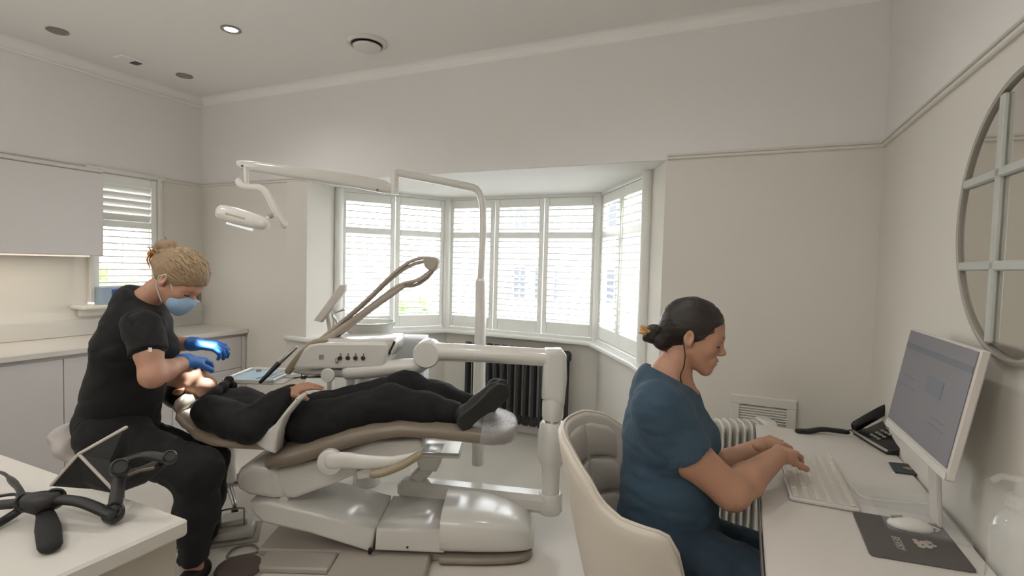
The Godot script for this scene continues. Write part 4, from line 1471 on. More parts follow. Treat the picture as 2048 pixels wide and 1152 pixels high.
func build_delivery_unit():
	var o := thing("instrument_unit", lv(0.24, 0, 2.77), "white dental instrument unit with control console on a jointed arm over the patient's legs", "dental unit")
	var sh := Sh.new()
	# floor-level beam to the chair and the post
	var b0 := lv(-0.62, 0.205, 2.93)
	var b1 := lv(0.24, 0.205, 2.775)
	sh.bar(b0, b1 + (b1 - b0).normalized() * 0.02, 0.12, 0.10, Vector3.UP, 0.025)
	part("lower_arm", sh, M.white_gloss, o)
	sh = Sh.new()
	var px := at(1106, 800, 2.775)
	var ax := Vector3(px.x, 0, px.z)
	sh.lathe([Vector2(0, 0.150), Vector2(0.058, 0.150), Vector2(0.068, 0.165), Vector2(0.068, 0.245), Vector2(0.058, 0.262), Vector2(0.0, 0.262)], upright(ax), 24)
	part("elbow", sh, M.white_gloss, o)
	sh = Sh.new()
	sh.lathe([Vector2(0, 0.255), Vector2(0.050, 0.255), Vector2(0.050, 0.40), Vector2(0.064, 0.43), Vector2(0.078, 0.48), Vector2(0.078, 0.57), Vector2(0.068, 0.645), Vector2(0.060, 0.655), Vector2(0, 0.656)], upright(ax), 28)
	part("post", sh, M.white_gloss, o)
	sh = Sh.new()
	sh.lathe([Vector2(0, 0.652), Vector2(0.047, 0.652), Vector2(0.047, 0.672), Vector2(0, 0.672)], upright(ax), 24)
	part("ring", sh, M.chrome, o)
	sh = Sh.new()
	sh.lathe([Vector2(0, 0.668), Vector2(0.054, 0.668), Vector2(0.059, 0.69), Vector2(0.059, 0.76), Vector2(0.052, 0.785), Vector2(0, 0.786)], upright(ax), 28)
	part("collar", sh, M.white_gloss, o)
	sh = Sh.new()
	side(sh, [[1092, 700], [1124, 700], [1134, 712], [1135, 760], [1130, 815], [1084, 800], [1088, 712]], 2.72, 0.12, 0.03, 4)
	part("arm_head", sh, M.white_gloss, o)
	# upper arm
	var h := at(856, 706, 2.88)
	sh = Sh.new()
	sh.tube([at(866, 703, 2.87), at(980, 708, 2.82), at(1108, 716, 2.77)], [0.056, 0.052, 0.052], 18, true, [0.052, 0.048, 0.048])
	part("upper_arm", sh, M.white_gloss, o)
	sh = Sh.new()
	sh.lathe([Vector2(0, -0.075), Vector2(0.066, -0.075), Vector2(0.076, -0.062), Vector2(0.076, 0.058), Vector2(0.068, 0.072), Vector2(0, 0.074)], facing(h, BK), 28)
	part("knuckle", sh, M.white_gloss, o)
	sh = Sh.new()
	sh.tube(spline([at(700, 744, 2.92), at(790, 735, 2.92), at(832, 732, 2.92), at(850, 718, 2.90), h], 4), 0.048, 16, true)
	part("console_arm", sh, M.white_gloss, o)
	# console
	var con := Sh.new()
	side(con, [[584, 738], [606, 698], [618, 688], [640, 684], [768, 684], [778, 690], [772, 728], [762, 738]], 2.88, 0.26, 0.018, 3)
	var c := part("console", con, M.white_gloss, o)
	sh = Sh.new()
	side(sh, [[612, 690], [640, 680], [786, 678], [792, 684], [784, 712], [774, 690], [640, 688]], 2.90, 0.26, 0.006)
	part("console_lid", sh, M.white_gloss, c)
	sh = Sh.new()
	side(sh, [[787, 682], [791, 684], [779, 710], [775, 708]], 2.898, 0.2, 0.003)
	part("side_slot", sh, M.darkmetal, c)
	sh = Sh.new()
	side(sh, [[572, 742], [760, 740], [752, 754], [700, 757], [600, 750]], 2.93, 0.16, 0.012, 2)
	part("console_base", sh, M.white_gloss, c)
	for i in 4:
		sh = Sh.new()
		sh.lathe([Vector2(0.010, 0.0), Vector2(0.0125, 0.001), Vector2(0.0125, 0.005), Vector2(0.009, 0.006), Vector2(0.008, 0.002)], facing(at(680.5 + 15.3 * i, 716, 2.879), BK), 16)
		sh.box(at(681 + 15.3 * i, 709, 2.878), Vector3(0.005, 0.010, 0.004), Basis(RT, Vector3.UP, BK))
		part("knob", sh, M.darkgrey, c)
	sh = Sh.new()
	for i in 3:
		for j in 3: sh.box(at(639.5 + 3.4 * i, 711 + 3.4 * j, 2.879), Vector3(0.007, 0.007, 0.003), Basis(RT, Vector3.UP, BK))
	part("keypad", sh, M.midgrey, c).set_meta("kind", "stuff")
	sh = Sh.new()
	sh.tube([at(673, 718, 2.875), at(673, 724, 2.865)], 0.008, 10, true)
	part("switch", sh, M.midgrey, c)
	sh = Sh.new()
	sh.lathe([Vector2(0, 0.0), Vector2(0.036, 0.0), Vector2(0.04, 0.01), Vector2(0.036, 0.02), Vector2(0.0, 0.022)], facing(at(657, 750, 2.84), BK), 24)
	part("tray_knob", sh, M.white_gloss, c)
	sh = Sh.new()
	sh.tube(spline(pts([[650, 683], [628, 688], [606, 705], [590, 724], [577, 742]], 2.90), 4), 0.021, 12, true, 0.015, BK)
	part("holder_lip", sh, M.olive, c)
	# tray arm
	sh = Sh.new()
	sh.tube([at(656, 752, 2.90), at(625, 752, 2.95), at(604, 752, 3.0), at(560, 757, 3.02)], 0.014, 10, true)
	part("tray_arm", sh, M.chrome, o)
	sh = Sh.new()
	sh.ball(at(608, 751, 2.97), Vector3.ONE * 0.026)
	part("ball_joint", sh, M.chrome, o)
	# whip arm, hoses and their rest
	sh = Sh.new()
	sh.tube([at(628, 696, 2.98), at(720, 632, 3.0), at(806, 572, 3.02)], [0.022, 0.021, 0.016], 12, true)
	part("whip_arm", sh, M.taupeplast, o)
	var runs := [
		[[632, 686], [720, 612], [790, 545], [828, 520], [858, 516]],
		[[626, 690], [716, 620], [784, 556], [824, 530], [856, 522]],
		[[640, 688], [730, 620], [796, 572], [838, 560], [864, 544]],
		[[646, 690], [740, 622], [800, 578], [842, 556], [868, 536]],
		[[652, 690], [748, 616], [788, 577], [828, 571], [854, 556], [872, 532]]]
	for i in 5:
		sh = Sh.new()
		var dd := 2.99 + 0.012 * i
		sh.tube(spline(pts(runs[i], dd), 5), 0.0105, 10)
		part("hose", sh, M.taupeplast, o)
	sh = Sh.new()
	side(sh, [[845, 516], [852, 512], [872, 516], [877, 524], [873, 536], [864, 544], [856, 540], [848, 532]], 2.96, 0.12, 0.01, 2)
	part("hose_rest", sh, M.taupeplast, o)
	sh = Sh.new()
	sh.tube([at(521, 764, 2.80), at(557, 727, 2.86)], [0.010, 0.015], 12, true)
	var hp := part("handpiece", sh, M.blackplast, o)
	sh = Sh.new()
	sh.tube([at(556, 728, 2.858), at(572, 713, 2.87), at(594, 693, 2.89)], [0.012, 0.012, 0.009], 12)
	part("coupling", sh, M.steel, hp)
	# bracket and ledge behind the chair foot
	sh = Sh.new()
	side(sh, [[830, 905], [882, 905], [880, 930], [872, 945], [840, 945], [834, 930]], 2.86, 0.16, 0.014, 3)
	part("arm_bracket", sh, M.white_gloss, o)
	sh = Sh.new()
	sh.box((at(862, 898, 2.96)), Vector3(0.36, 0.03, 0.22), Basis(RT, Vector3.UP, BK), 0.01)
	part("ledge", sh, M.white_gloss, o)
	sh = Sh.new()
	sh.bar(at(830, 960, 2.92), at(858, 930, 2.92), 0.08, 0.08, BK, 0.015)
	part("arm_foot", sh, M.white_gloss, o)
	# the tray and what lies on it
	var T := Basis(RT, Vector3.UP, BK)
	var a := at(442, 767, 2.87); var bb := at(546, 769, 2.87)
	var w := (bb - a).dot(RT)
	var cen: Vector3 = (a + bb) / 2 - BK * 0.165
	cen.y = a.y * 0.5 + bb.y * 0.5 + 0.012
	var t := thing("instrument_tray", cen - Vector3.UP * 0.012, "white instrument tray lined with pale blue paper, held over the patient's chest", "tray")
	sh = Sh.new()
	sh.box(cen - Vector3.UP * 0.008, Vector3(w, 0.010, 0.33), T, 0.003)
	for s in [-1, 1]:
		sh.box(cen + RT * (w / 2 - 0.008) * s + Vector3.UP * 0.004, Vector3(0.016, 0.024, 0.33), T, 0.005)
		sh.box(cen + BK * 0.157 * s + Vector3.UP * 0.004, Vector3(w, 0.024, 0.016), T, 0.005)
	part("tray_frame", sh, M.white_gloss, t)
	sh = Sh.new()
	sh.box(cen - Vector3.UP * 0.0015, Vector3(w - 0.034, 0.002, 0.296), T)
	part("paper_liner", sh, M.bluepaper, t)
	sh = Sh.new()
	sh.box(cen + RT * (w / 2 + 0.028) - Vector3.UP * 0.006, Vector3(0.06, 0.008, 0.32), T, 0.003)
	part("rail", sh, M.white_gloss, t)
	for i in 3:
		var q: Vector3 = cen + RT * (0.02 + 0.035 * i) + Vector3.UP * 0.005
		var e: Vector3 = q + RT * (0.05 - 0.02 * i) - BK * 0.10
		q += BK * (0.10 - 0.02 * i)
		sh = Sh.new()
		sh.tube([q, q.lerp(e, 0.75), e, e + (e - q).normalized() * 0.012 + Vector3.UP * 0.008], [0.003, 0.003, 0.0018, 0.0012], 8)
		solo("dental_probe", sh, M.steel, ["steel dental probe on the tray, nearest the white tray wall on the left", "steel dental probe lying in the middle of the tray", "steel dental probe on the tray, nearest the black handpiece"][i], "dental probe", "probes on the instrument tray")
	sh = Sh.new()
	sh.lathe([Vector2(0, 0), Vector2(0.014, 0), Vector2(0.015, 0.012), Vector2(0.012, 0.014), Vector2(0, 0.012)], upright(cen - RT * 0.07 - BK * 0.11), 14)
	solo("material_cup", sh, M.midgrey, "small grey cup in the far corner of the blue-lined tray", "cup")

func build_lamp():
	var o := thing("operating_light", lv(-0.21, 0, 3.3), "white dental operating light on a tall bent pole and spring arm over the patient's head", "operating light")
	var sh := Sh.new()
	var base := at(959, 780, 3.3)
	sh.tube([Vector3(base.x, 0.2, base.z), at(958, 780, 3.3), at(961, 640, 3.3), at(961, 562, 3.3)], [0.040, 0.040, 0.036, 0.034], 18)
	sh.tube([at(961, 563, 3.3), at(961, 557, 3.3)], [0.034, 0.026], 18)
	part("pole", sh, M.white_gloss, o)
	sh = Sh.new()
	sh.tube(spline(pts([[961, 570, 3.3], [966, 470, 3.3], [966, 420, 3.3], [963, 398, 3.3], [955, 382, 3.3], [940, 374, 3.29], [880, 362, 3.26], [792, 345, 3.2]], 3.3), 4), 0.0235, 16)
	part("bent_tube", sh, M.white_gloss, o)
	sh = Sh.new()
	sh.tube([at(790, 341, 3.2), at(789, 389, 3.2)], 0.026, 16, false)
	part("joint", sh, M.white_gloss, o)
	# spring arm
	sh = Sh.new()
	var rings := []
	for s in [[786, 371, 386, 3.2, 0.02], [772, 362, 387, 3.19, 0.03], [758, 358, 385, 3.18, 0.033], [700, 348, 374, 3.12, 0.033], [600, 334, 358, 3.0, 0.030], [520, 324, 345, 2.92, 0.027], [484, 321, 339, 2.88, 0.024], [476, 322, 334, 2.875, 0.018]]:
		var a := at(s[0], s[1], s[3]); var b := at(s[0], s[2], s[3])
		var c := (a + b) / 2
		var hh := a.distance_to(b) / 2
		var ring := PackedVector3Array()
		for j in 16:
			var an := TAU * j / 16
			ring.append(c + BK * signf(cos(an)) * pow(absf(cos(an)), 0.6) * s[4] + Vector3.UP * signf(sin(an)) * pow(absf(sin(an)), 0.6) * hh)
		rings.append(ring)
	sh.loft(rings)
	part("spring_arm", sh, M.white_gloss, o)
	sh = Sh.new()
	sh.tube([at(492, 334, 2.88), at(493, 372, 2.88)], [0.018, 0.014], 12)
	part("swivel", sh, M.white_gloss, o)
	sh = Sh.new()
	for s in [[485, 332], [755, 380]]:
		sh = Sh.new()
		sh.lathe([Vector2(0, 0), Vector2(0.006, 0), Vector2(0.006, 0.006), Vector2(0, 0.006)], facing(at(s[0], s[1], 2.84 if s[0] < 600 else 3.14), BK), 10)
		part("screw", sh, M.darkgrey, o)
	sh = Sh.new()
	sh.tube(spline(pts([[477, 363], [484, 371], [500, 374], [518, 375], [530, 382], [540, 398], [555, 428], [569, 450]], 2.86), 4), 0.020, 14, true, 0.015, BK)
	part("yoke", sh, M.white_gloss, o)
	sh = Sh.new()
	sh.ball(at(541, 431, 2.80), Vector3.ONE * 0.018)
	part("pivot_knob", sh, M.greyplast, o)
	# lamp head: a long rounded bar with its light underneath
	var p0 := at(446, 425, 2.66); var p1 := at(522, 446, 2.66)
	var ax := (p1 - p0).normalized()
	var aim := (at(408, 712, 2.62) - (p0 + p1) / 2).normalized()
	var nn := (aim - ax * aim.dot(ax)).normalized()
	sh = Sh.new()
	sh.tube([p0, p0.lerp(p1, 0.3), p0.lerp(p1, 0.7), p1], [0.040, 0.044, 0.042, 0.036], 16, true, [0.026, 0.028, 0.027, 0.024], nn.cross(ax))
	sh.bar(at(530, 440, 2.77), at(542, 431, 2.81), 0.02, 0.02, BK, 0.004)
	var hdp := part("lamp_head", sh, M.white_gloss, o)
	sh = Sh.new()
	sh.bar(p0.lerp(p1, 0.12) + BK * 0.022, p0.lerp(p1, 0.66) + BK * 0.022, 0.016, 0.012, BK, 0.004)
	part("slot", sh, M.greyplast, hdp)
	sh = Sh.new()
	sh.tube([p1 - ax * 0.015, p1 + ax * 0.02], [0.032, 0.028], 14, true)
	part("handle", sh, M.clearplast, hdp)
	sh = Sh.new()
	sh.bar(p0.lerp(p1, 0.15) + nn * 0.043, p0.lerp(p1, 0.85) + nn * 0.043, 0.006, 0.02, nn, 0.002)
	part("light_panel", sh, M.lampglow, hdp)
	var l := SpotLight3D.new()
	l.name = "operating_light_beam"
	add_child(l)
	l.look_at_from_position((p0 + p1) / 2 + nn * 0.055, at(414, 702, 2.63), Vector3.RIGHT)
	l.spot_angle = 5.5
	l.spot_angle_attenuation = 0.6
	l.light_energy = LAMP
	l.light_color = Color(0.93, 0.97, 1.0)
	l.light_size = 0.02
	l.shadow_enabled = true

func build_floor_things():
	# cuspidor behind the console
	var c := at(738, 655, 3.42)
	var o := thing("cuspidor", Vector3(c.x, 0, c.z), "white spittoon bowl with green-edged glass on its column behind the console", "cuspidor")
	var sh := Sh.new()
	var y := c.y
	sh.lathe([Vector2(0, y - 0.09), Vector2(0.07, y - 0.085), Vector2(0.14, y - 0.03), Vector2(0.175, y + 0.035), Vector2(0.165, y + 0.038), Vector2(0.13, y - 0.02), Vector2(0.05, y - 0.06), Vector2(0, y - 0.065)], upright(Vector3(c.x, 0, c.z)), 32)
	part("bowl", sh, M.white_gloss, o)
	sh = Sh.new()
	sh.lathe([Vector2(0.166, y + 0.036), Vector2(0.177, y + 0.036), Vector2(0.178, y + 0.042), Vector2(0.167, y + 0.042), Vector2(0.166, y + 0.036)], upright(Vector3(c.x, 0, c.z)), 32)
	part("glass_rim", sh, M.greenglass, o)
	sh = Sh.new()
	side(sh, [[690, 676], [846, 678], [848, 860], [690, 860]], 3.40, 0.25, 0.03, 3)
	part("column", sh, M.greyblue, o)
	sh = Sh.new()
	sh.lathe([Vector2(0, 0), Vector2(0.09, 0), Vector2(0.09, y - 0.08), Vector2(0, y - 0.08)], upright(Vector3(c.x, 0, c.z)), 20)
	part("stem", sh, M.white_gloss, o)
	sh = Sh.new()
	sh.tube(spline([at(680, 660, 3.45), at(672, 640, 3.45), at(666, 628, 3.45), at(690, 618, 3.44)], 4), 0.008, 8)
	part("water_spout", sh, M.chrome, o)
	# tilted assistant screen
	c = at(660, 606, 3.46)
	o = thing("tilted_panel", Vector3(c.x, 0, c.z), "slim white panel tilted up beside the bay reveal, behind the hoses", "panel")
	sh = Sh.new()
	side(sh, [[627, 641], [679, 570], [690, 570], [690, 582], [642, 645]], 3.42, 0.05, 0.006)
	part("panel", sh, M.taupewhite, o)
	sh = Sh.new()
	sh.tube([at(655, 625, 3.5), at(660, 660, 3.5), Vector3(at(660, 660, 3.5).x, 0.0, at(660, 660, 3.5).z)], 0.016, 10)
	part("stand", sh, M.taupewhite, o)
	sh = Sh.new()
	sh.tube([at(674, 612, 3.44), at(661, 623, 3.44), at(673, 633, 3.44)], 0.004, 6)
	part("wire_clip", sh, M.white, o)
	# green-labelled bottle on the end of the window board
	c = ony(643, 672, SILL)
	c = Vector3(-3.24, SILL, -3.12)
	o = thing("spray_bottle", c, "small white bottle with a green label on the left end of the window board", "bottle")
	sh = Sh.new()
	sh.lathe([Vector2(0, 0), Vector2(0.038, 0), Vector2(0.042, 0.01), Vector2(0.042, 0.11), Vector2(0.02, 0.14), Vector2(0.018, 0.16), Vector2(0, 0.16)], upright(c), 20)
	part("bottle", sh, M.white, o)
	sh = Sh.new()
	sh.lathe([Vector2(0.0425, 0.025), Vector2(0.0432, 0.025), Vector2(0.0432, 0.085), Vector2(0.0425, 0.085)], upright(c), 20)
	part("label", sh, M.green, o)
	# foot control box with wire handle
	c = at(468, 1075, 2.72); c.y = 0
	var B := Basis(RT, Vector3.UP, BK) * Basis(Vector3.UP, 0.35)
	o = thing("foot_control", c, "white foot control box with a wire carrying handle on the floor by the chair base", "foot control")
	sh = Sh.new()
	sh.prism([Vector2(-0.10, -0.09), Vector2(0.10, -0.09), Vector2(0.11, 0.0), Vector2(0.07, 0.09), Vector2(-0.07, 0.09), Vector2(-0.11, 0.0)], Transform3D(B * Basis(Vector3.RIGHT, -PI / 2), c + Vector3.UP * 0.015), 0.06, 0.012, 2)
	part("housing", sh, M.white_gloss, o)
	sh = Sh.new()
	sh.prism([Vector2(-0.07, -0.05), Vector2(0.07, -0.05), Vector2(0.06, 0.06), Vector2(-0.06, 0.06)], Transform3D(B * Basis(Vector3.RIGHT, -PI / 2), c + Vector3.UP * 0.072), 0.035, 0.012, 2)
	part("lid", sh, M.white_gloss, o)
	sh = Sh.new()
	var hb := c + B * Vector3(0, 0.07, 0.05)
	sh.tube(spline([hb + B.x * -0.055, hb + B.x * -0.055 + Vector3.UP * 0.085, hb + B.x * -0.04 + Vector3.UP * 0.10, hb + B.x * 0.04 + Vector3.UP * 0.10, hb + B.x * 0.055 + Vector3.UP * 0.085, hb + B.x * 0.055], 3), 0.005, 8)
	part("handle", sh, M.steel, o)
	sh = Sh.new()
	sh.box(c + Vector3.UP * 0.008, Vector3(0.26, 0.016, 0.22), B, 0.006)
	part("base_plate", sh, M.greyplast, o)
	# round pedal
	c = at(478, 1138, 2.40); c.y = 0
	o = thing("foot_pedal", c, "flat dark brown round foot pedal on the floor, nearest the cabinet", "foot pedal")
	sh = Sh.new()
	sh.lathe([Vector2(0, 0), Vector2(0.10, 0), Vector2(0.106, 0.012), Vector2(0.10, 0.03), Vector2(0.09, 0.034), Vector2(0, 0.036)], upright(c), 32)
	part("disc", sh, M.brown, o)
	sh = Sh.new()
	sh.lathe([Vector2(0, 0), Vector2(0.118, 0), Vector2(0.114, 0.010), Vector2(0, 0.010)], upright(c), 32)
	part("base", sh, M.greyplast, o)
	# cables
	sh = Sh.new()
	var cab := []
	for q in [[520, 1085], [505, 1072], [470, 1078], [455, 1098], [500, 1090], [560, 1076], [640, 1064]]: cab.append(ony(q[0], q[1] + 18, 0.007))
	sh.tube(spline(cab, 6), 0.006, 6)
	solo("cable", sh, M.greycable, "thin grey cable curling over the floor from the foot control to the chair base", "cable")
	# floor box in front of the chair base
	c = lv(-0.78, 0, 2.50)
	o = thing("floor_box", c, "low grey plastic service box on the floor in front of the chair base", "floor box")
	sh = Sh.new()
	sh.box(lv(-0.60, 0.022, 2.42), Vector3(0.46, 0.044, 0.25), Basis(RT, Vector3.UP, BK), 0.01)
	part("cover", sh, M.greyplast, o)
	sh = Sh.new()
	sh.box(lv(-1.02, 0.016, 2.47), Vector3(0.36, 0.032, 0.16), Basis(RT, Vector3.UP, BK), 0.008)
	part("duct", sh, M.greyplast, o)
	# stool of the assistant behind the backrest
	c = at(455, 985, 3.12); c.y = 0
	o = thing("assistant_stool", c, "white-columned stool with black castors behind the chair back", "stool")
	sh = Sh.new()
	sh.lathe([Vector2(0, 0.09), Vector2(0.03, 0.09), Vector2(0.045, 0.13), Vector2(0.045, 0.36), Vector2(0.03, 0.365), Vector2(0.03, 0.42), Vector2(0, 0.42)], upright(c), 18)
	part("column", sh, M.white_gloss, o)
	sh = Sh.new()
	sh.lathe([Vector2(0, 0.415), Vector2(0.15, 0.415), Vector2(0.17, 0.44), Vector2(0.16, 0.475), Vector2(0, 0.485)], upright(c), 24)
	part("seat", sh, M.leathershell, o)
	sh = Sh.new()
	sh.tube(spline([c + Vector3(0, 0.38, 0) - RT * 0.02, c + Vector3(0, 0.36, 0) - RT * 0.10, c + Vector3(0, 0.30, 0) - RT * 0.12, c + Vector3(0, 0.27, 0) - RT * 0.08], 4), 0.010, 8)
	part("lever", sh, M.white_gloss, o)
	_star_base(o, c, 0.25, M.steel)

func _star_base(o: Node3D, c: Vector3, r: float, m: Material):
	for k in 5:
		var d := Vector3(cos(TAU * k / 5 + 0.5), 0, sin(TAU * k / 5 + 0.5))
		var sh := Sh.new()
		sh.tube([c + Vector3.UP * 0.11, c + d * r * 0.6 + Vector3.UP * 0.095, c + d * r + Vector3.UP * 0.075], [0.022, 0.018, 0.014], 10, true)
		part("foot", sh, m, o)
		sh = Sh.new()
		var x := d.cross(Vector3.UP)
		sh.lathe([Vector2(0, -0.016), Vector2(0.024, -0.016), Vector2(0.027, -0.01), Vector2(0.027, 0.01), Vector2(0.024, 0.016), Vector2(0, 0.016)], facing(c + d * (r + 0.01) + Vector3.UP * 0.027, x), 16)
		sh.tube([c + d * r + Vector3.UP * 0.08, c + d * r + Vector3.UP * 0.045], 0.010, 8)
		part("caster", sh, M.blackplast, o)

func build_saddle_stool():
	var c := at(232, 880, 2.36)
	c.y = 0
	var o := thing("saddle_stool", c, "pale grey upholstered saddle stool under the person in black scrubs", "stool")
	var sh := Sh.new()
	var f := Field.new()
	f.chain([[at(138, 866, 2.36), 0.046, 2.2], [at(162, 886, 2.36), 0.048, 2.5], [at(200, 918, 2.36), 0.046, 2.8], [at(270, 922, 2.36), 0.042, 2.4], [at(318, 905, 2.36), 0.036, 2.0]], 0.03, BK)
	f.bake(sh, 0.010)
	part("seat", sh, M.stoolgrey, o)
	sh = Sh.new()
	sh.lathe([Vector2(0, 0.09), Vector2(0.032, 0.09), Vector2(0.032, 0.40), Vector2(0.02, 0.405), Vector2(0.02, 0.66), Vector2(0.07, 0.67), Vector2(0.07, 0.69), Vector2(0, 0.69)], upright(c), 18)
	part("column", sh, M.steel, o)
	_star_base(o, c, 0.26, M.steel)

# ---------- fitted furniture, desk, small things ----------
func cabinet(called: String, x0: float, x1: float, y0: float, y1: float, z0: float, z1: float, label: String, category: String, fronts: Array, face: Vector3, m: Material, group := "") -> Node3D:
	# box carcass with front panels [kind, a0, a1, y0, y1] along the face
	var c := Vector3((x0 + x1) / 2, (y0 + y1) / 2, (z0 + z1) / 2)
	var o := thing(called, Vector3(c.x, y0, c.z), label, category, group)
	var sh := Sh.new()
	sh.box(c - face * 0.01, Vector3(x1 - x0, y1 - y0, z1 - z0) - face.abs() * 0.02, Basis(), 0.002)
	part("body", sh, m, o)
	for f in fronts:
		sh = Sh.new()
		if face.x != 0:
			var fx := x1 if face.x > 0 else x0
			sh.box(Vector3(fx - face.x * 0.009, (f[3] + f[4]) / 2, (f[1] + f[2]) / 2), Vector3(0.018, f[4] - f[3] - 0.004, absf(f[2] - f[1]) - 0.004), Basis(), 0.002)
		else:
			var fz := z1 if face.z > 0 else z0
			sh.box(Vector3((f[1] + f[2]) / 2, (f[3] + f[4]) / 2, fz - face.z * 0.009), Vector3(absf(f[2] - f[1]) - 0.004, f[4] - f[3] - 0.004, 0.018), Basis(), 0.002)
		part(f[0], sh, m, o)
	return o

func build_left_wall():
	var xf := -3.845
	# base units along the wall, worktop, upstand
	var runs := [[-0.40, -1.085, "pale grey base cabinet at the left edge of the picture under the worktop"], [-1.085, -1.755, "pale grey base cabinet with one wide door, left of the door seam"], [-1.755, -2.425, "pale grey base cabinet with one door, behind the person in black scrubs"]]
	for r in runs:
		cabinet("base_cabinet", XL + 0.003, xf, 0.10, 0.865, r[1], r[0], r[2], "cabinet", [["door", r[1], r[0], 0.10, 0.845]], Vector3.RIGHT, M.cabinet, "base cabinets along the left wall")
	cabinet("drawer_unit", XL + 0.003, xf, 0.10, 0.865, -3.045, -2.425, "pale grey drawer unit at the window-wall end of the worktop", "drawers", [["drawer", -3.0, -2.425, 0.58, 0.845], ["drawer", -3.0, -2.425, 0.34, 0.58], ["drawer", -3.0, -2.425, 0.10, 0.34], ["end_panel", -3.045, -3.0, 0.10, 0.845]], Vector3.RIGHT, M.cabinet)
	var sh := Sh.new()
	sh.box(Vector3((XL + xf) / 2 - 0.03, 0.05, -1.72), Vector3(xf - XL - 0.06, 0.10, 2.64))
	solo("plinth", sh, M.cabinet, "pale grey plinth under the cabinets on the left wall", "plinth")
	sh = Sh.new()
	sh.box(Vector3((XL + xf + 0.025) / 2 + 0.001, 0.886, -1.723), Vector3(xf + 0.025 - XL, 0.038, 2.65), Basis(), 0.005)
	solo("worktop", sh, M.worktop, "long white worktop on the cabinets along the left wall", "worktop")
	sh = Sh.new()
	sh.box(Vector3(XL + 0.010, 0.966, -1.723), Vector3(0.018, 0.12, 2.65), Basis(), 0.003)
	solo("upstand", sh, M.worktop, "white upstand along the back of the long worktop", "upstand")
	# low cream bowl at the picture's left edge
	var c := Vector3(-3.98, 0.905, -1.40)
	var o := thing("bowl", c, "low cream bowl on the long worktop at the left edge of the picture", "bowl")
	sh = Sh.new()
	sh.lathe([Vector2(0, 0), Vector2(0.05, 0), Vector2(0.075, 0.03), Vector2(0.085, 0.06), Vector2(0.078, 0.06), Vector2(0.065, 0.03), Vector2(0, 0.012)], upright(c), 24)
	part("dish", sh, M.worktop, o)
	# wall cabinet with light strip under it
	cabinet("wall_cabinet", XL + 0.003, -4.07, 1.492, 2.06, -2.098, -1.50, "pale grey wall cabinet next to the small window", "cabinet", [["door", -2.098, -1.50, 1.492, 2.06]], Vector3.RIGHT, M.cabinet, "wall cabinets on the left wall")
	cabinet("wall_cabinet", XL + 0.003, -4.07, 1.492, 2.06, -1.50, -0.90, "pale grey wall cabinet reaching out of the picture on the left", "cabinet", [["door", -1.50, -0.90, 1.492, 2.06]], Vector3.RIGHT, M.cabinet, "wall cabinets on the left wall")
	sh = Sh.new()
	sh.box(Vector3((XL - 4.07) / 2, 2.075, -1.5), Vector3(0.35, 0.028, 1.2), Basis(), 0.006)
	solo("cornice", sh, M.cabinet, "pale cornice strip on top of the wall cabinets", "cornice")
	sh = Sh.new()
	sh.box(Vector3(-4.16, 1.487, -1.5), Vector3(0.03, 0.010, 1.1), Basis(), 0.002)
	solo("strip_light", sh, M.warmglow, "warm light strip under the wall cabinets", "light")
	var l := AreaLight3D.new()
	l.name = "strip_light_lamp"
	l.position = Vector3(-4.16, 1.479, -1.5)
	l.rotation.x = -PI / 2
	l.area_size = Vector2(0.03, 1.1)
	l.light_color = Color(1.0, 0.95, 0.88)
	l.light_energy = STRIP
	l.shadow_enabled = true
	add_child(l)
	# glove box on the small window board
	c = Vector3(XL + 0.06, 1.133, -2.33)
	o = thing("glove_box", c, "pale blue glove box with gloves showing blue in its slot, on the small window board", "glove box")
	sh = Sh.new()
	sh.box(c + Vector3.UP * 0.062, Vector3(0.08, 0.124, 0.26), Basis(), 0.003)
	part("box", sh, M.boxblue, o)
	sh = Sh.new()
	sh.box(c + Vector3(0.041, 0.085, -0.02), Vector3(0.004, 0.045, 0.15), Basis(), 0.002)
	part("gloves", sh, M.gloveblue, o).set_meta("label", "blue gloves in the slot")
	# double socket
	c = Vector3(XL + 0.005, 1.145, -2.965)
	o = thing("wall_socket", c - Vector3.UP * 0.043, "brushed steel double socket over the worktop, right of the small window", "socket")
	sh = Sh.new()
	sh.box(c, Vector3(0.009, 0.086, 0.146), Basis(), 0.002)
	part("plate", sh, M.brushed, o)
	for s in [-1, 1]:
		sh = Sh.new()
		for q in [Vector3(0.005, 0.012, 0), Vector3(0.005, -0.010, 0.011), Vector3(0.005, -0.010, -0.011)]: sh.box(c + q + Vector3(0, -0.01, 0.034 * s), Vector3(0.002, 0.012, 0.006))
		sh.box(c + Vector3(0.006, 0.024, 0.02 * s), Vector3(0.006, 0.018, 0.012), Basis(), 0.001)
		part("outlet", sh, M.blackplast, o)

func build_near_cabinet():
	var o := thing("side_cabinet", Vector3(-1.75, 0, -0.35), "pale grey side cabinet with a white worktop in the near left corner", "cabinet")
	var sh := Sh.new()
	sh.box(Vector3(-1.78, 0.46, 0.09), Vector3(1.24, 0.80, 1.66), Basis(), 0.003)
	part("body", sh, M.cabinetside, o)
	sh = Sh.new()
	sh.box(Vector3(-1.80, 0.03, 0.09), Vector3(1.14, 0.06, 1.6))
	part("plinth", sh, M.cabinet, o)
	sh = Sh.new()
	sh.box(Vector3(-1.775, 0.88, 0.09), Vector3(1.27, 0.04, 1.69), Basis(), 0.006)
	part("worktop", sh, M.worktop, o)
	for k in 2:
		sh = Sh.new()
		sh.box(Vector3(-1.47 - 0.62 * k, 0.47, -0.735), Vector3(0.61, 0.78, 0.018), Basis(), 0.002)
		part("door", sh, M.cabinetside, o)

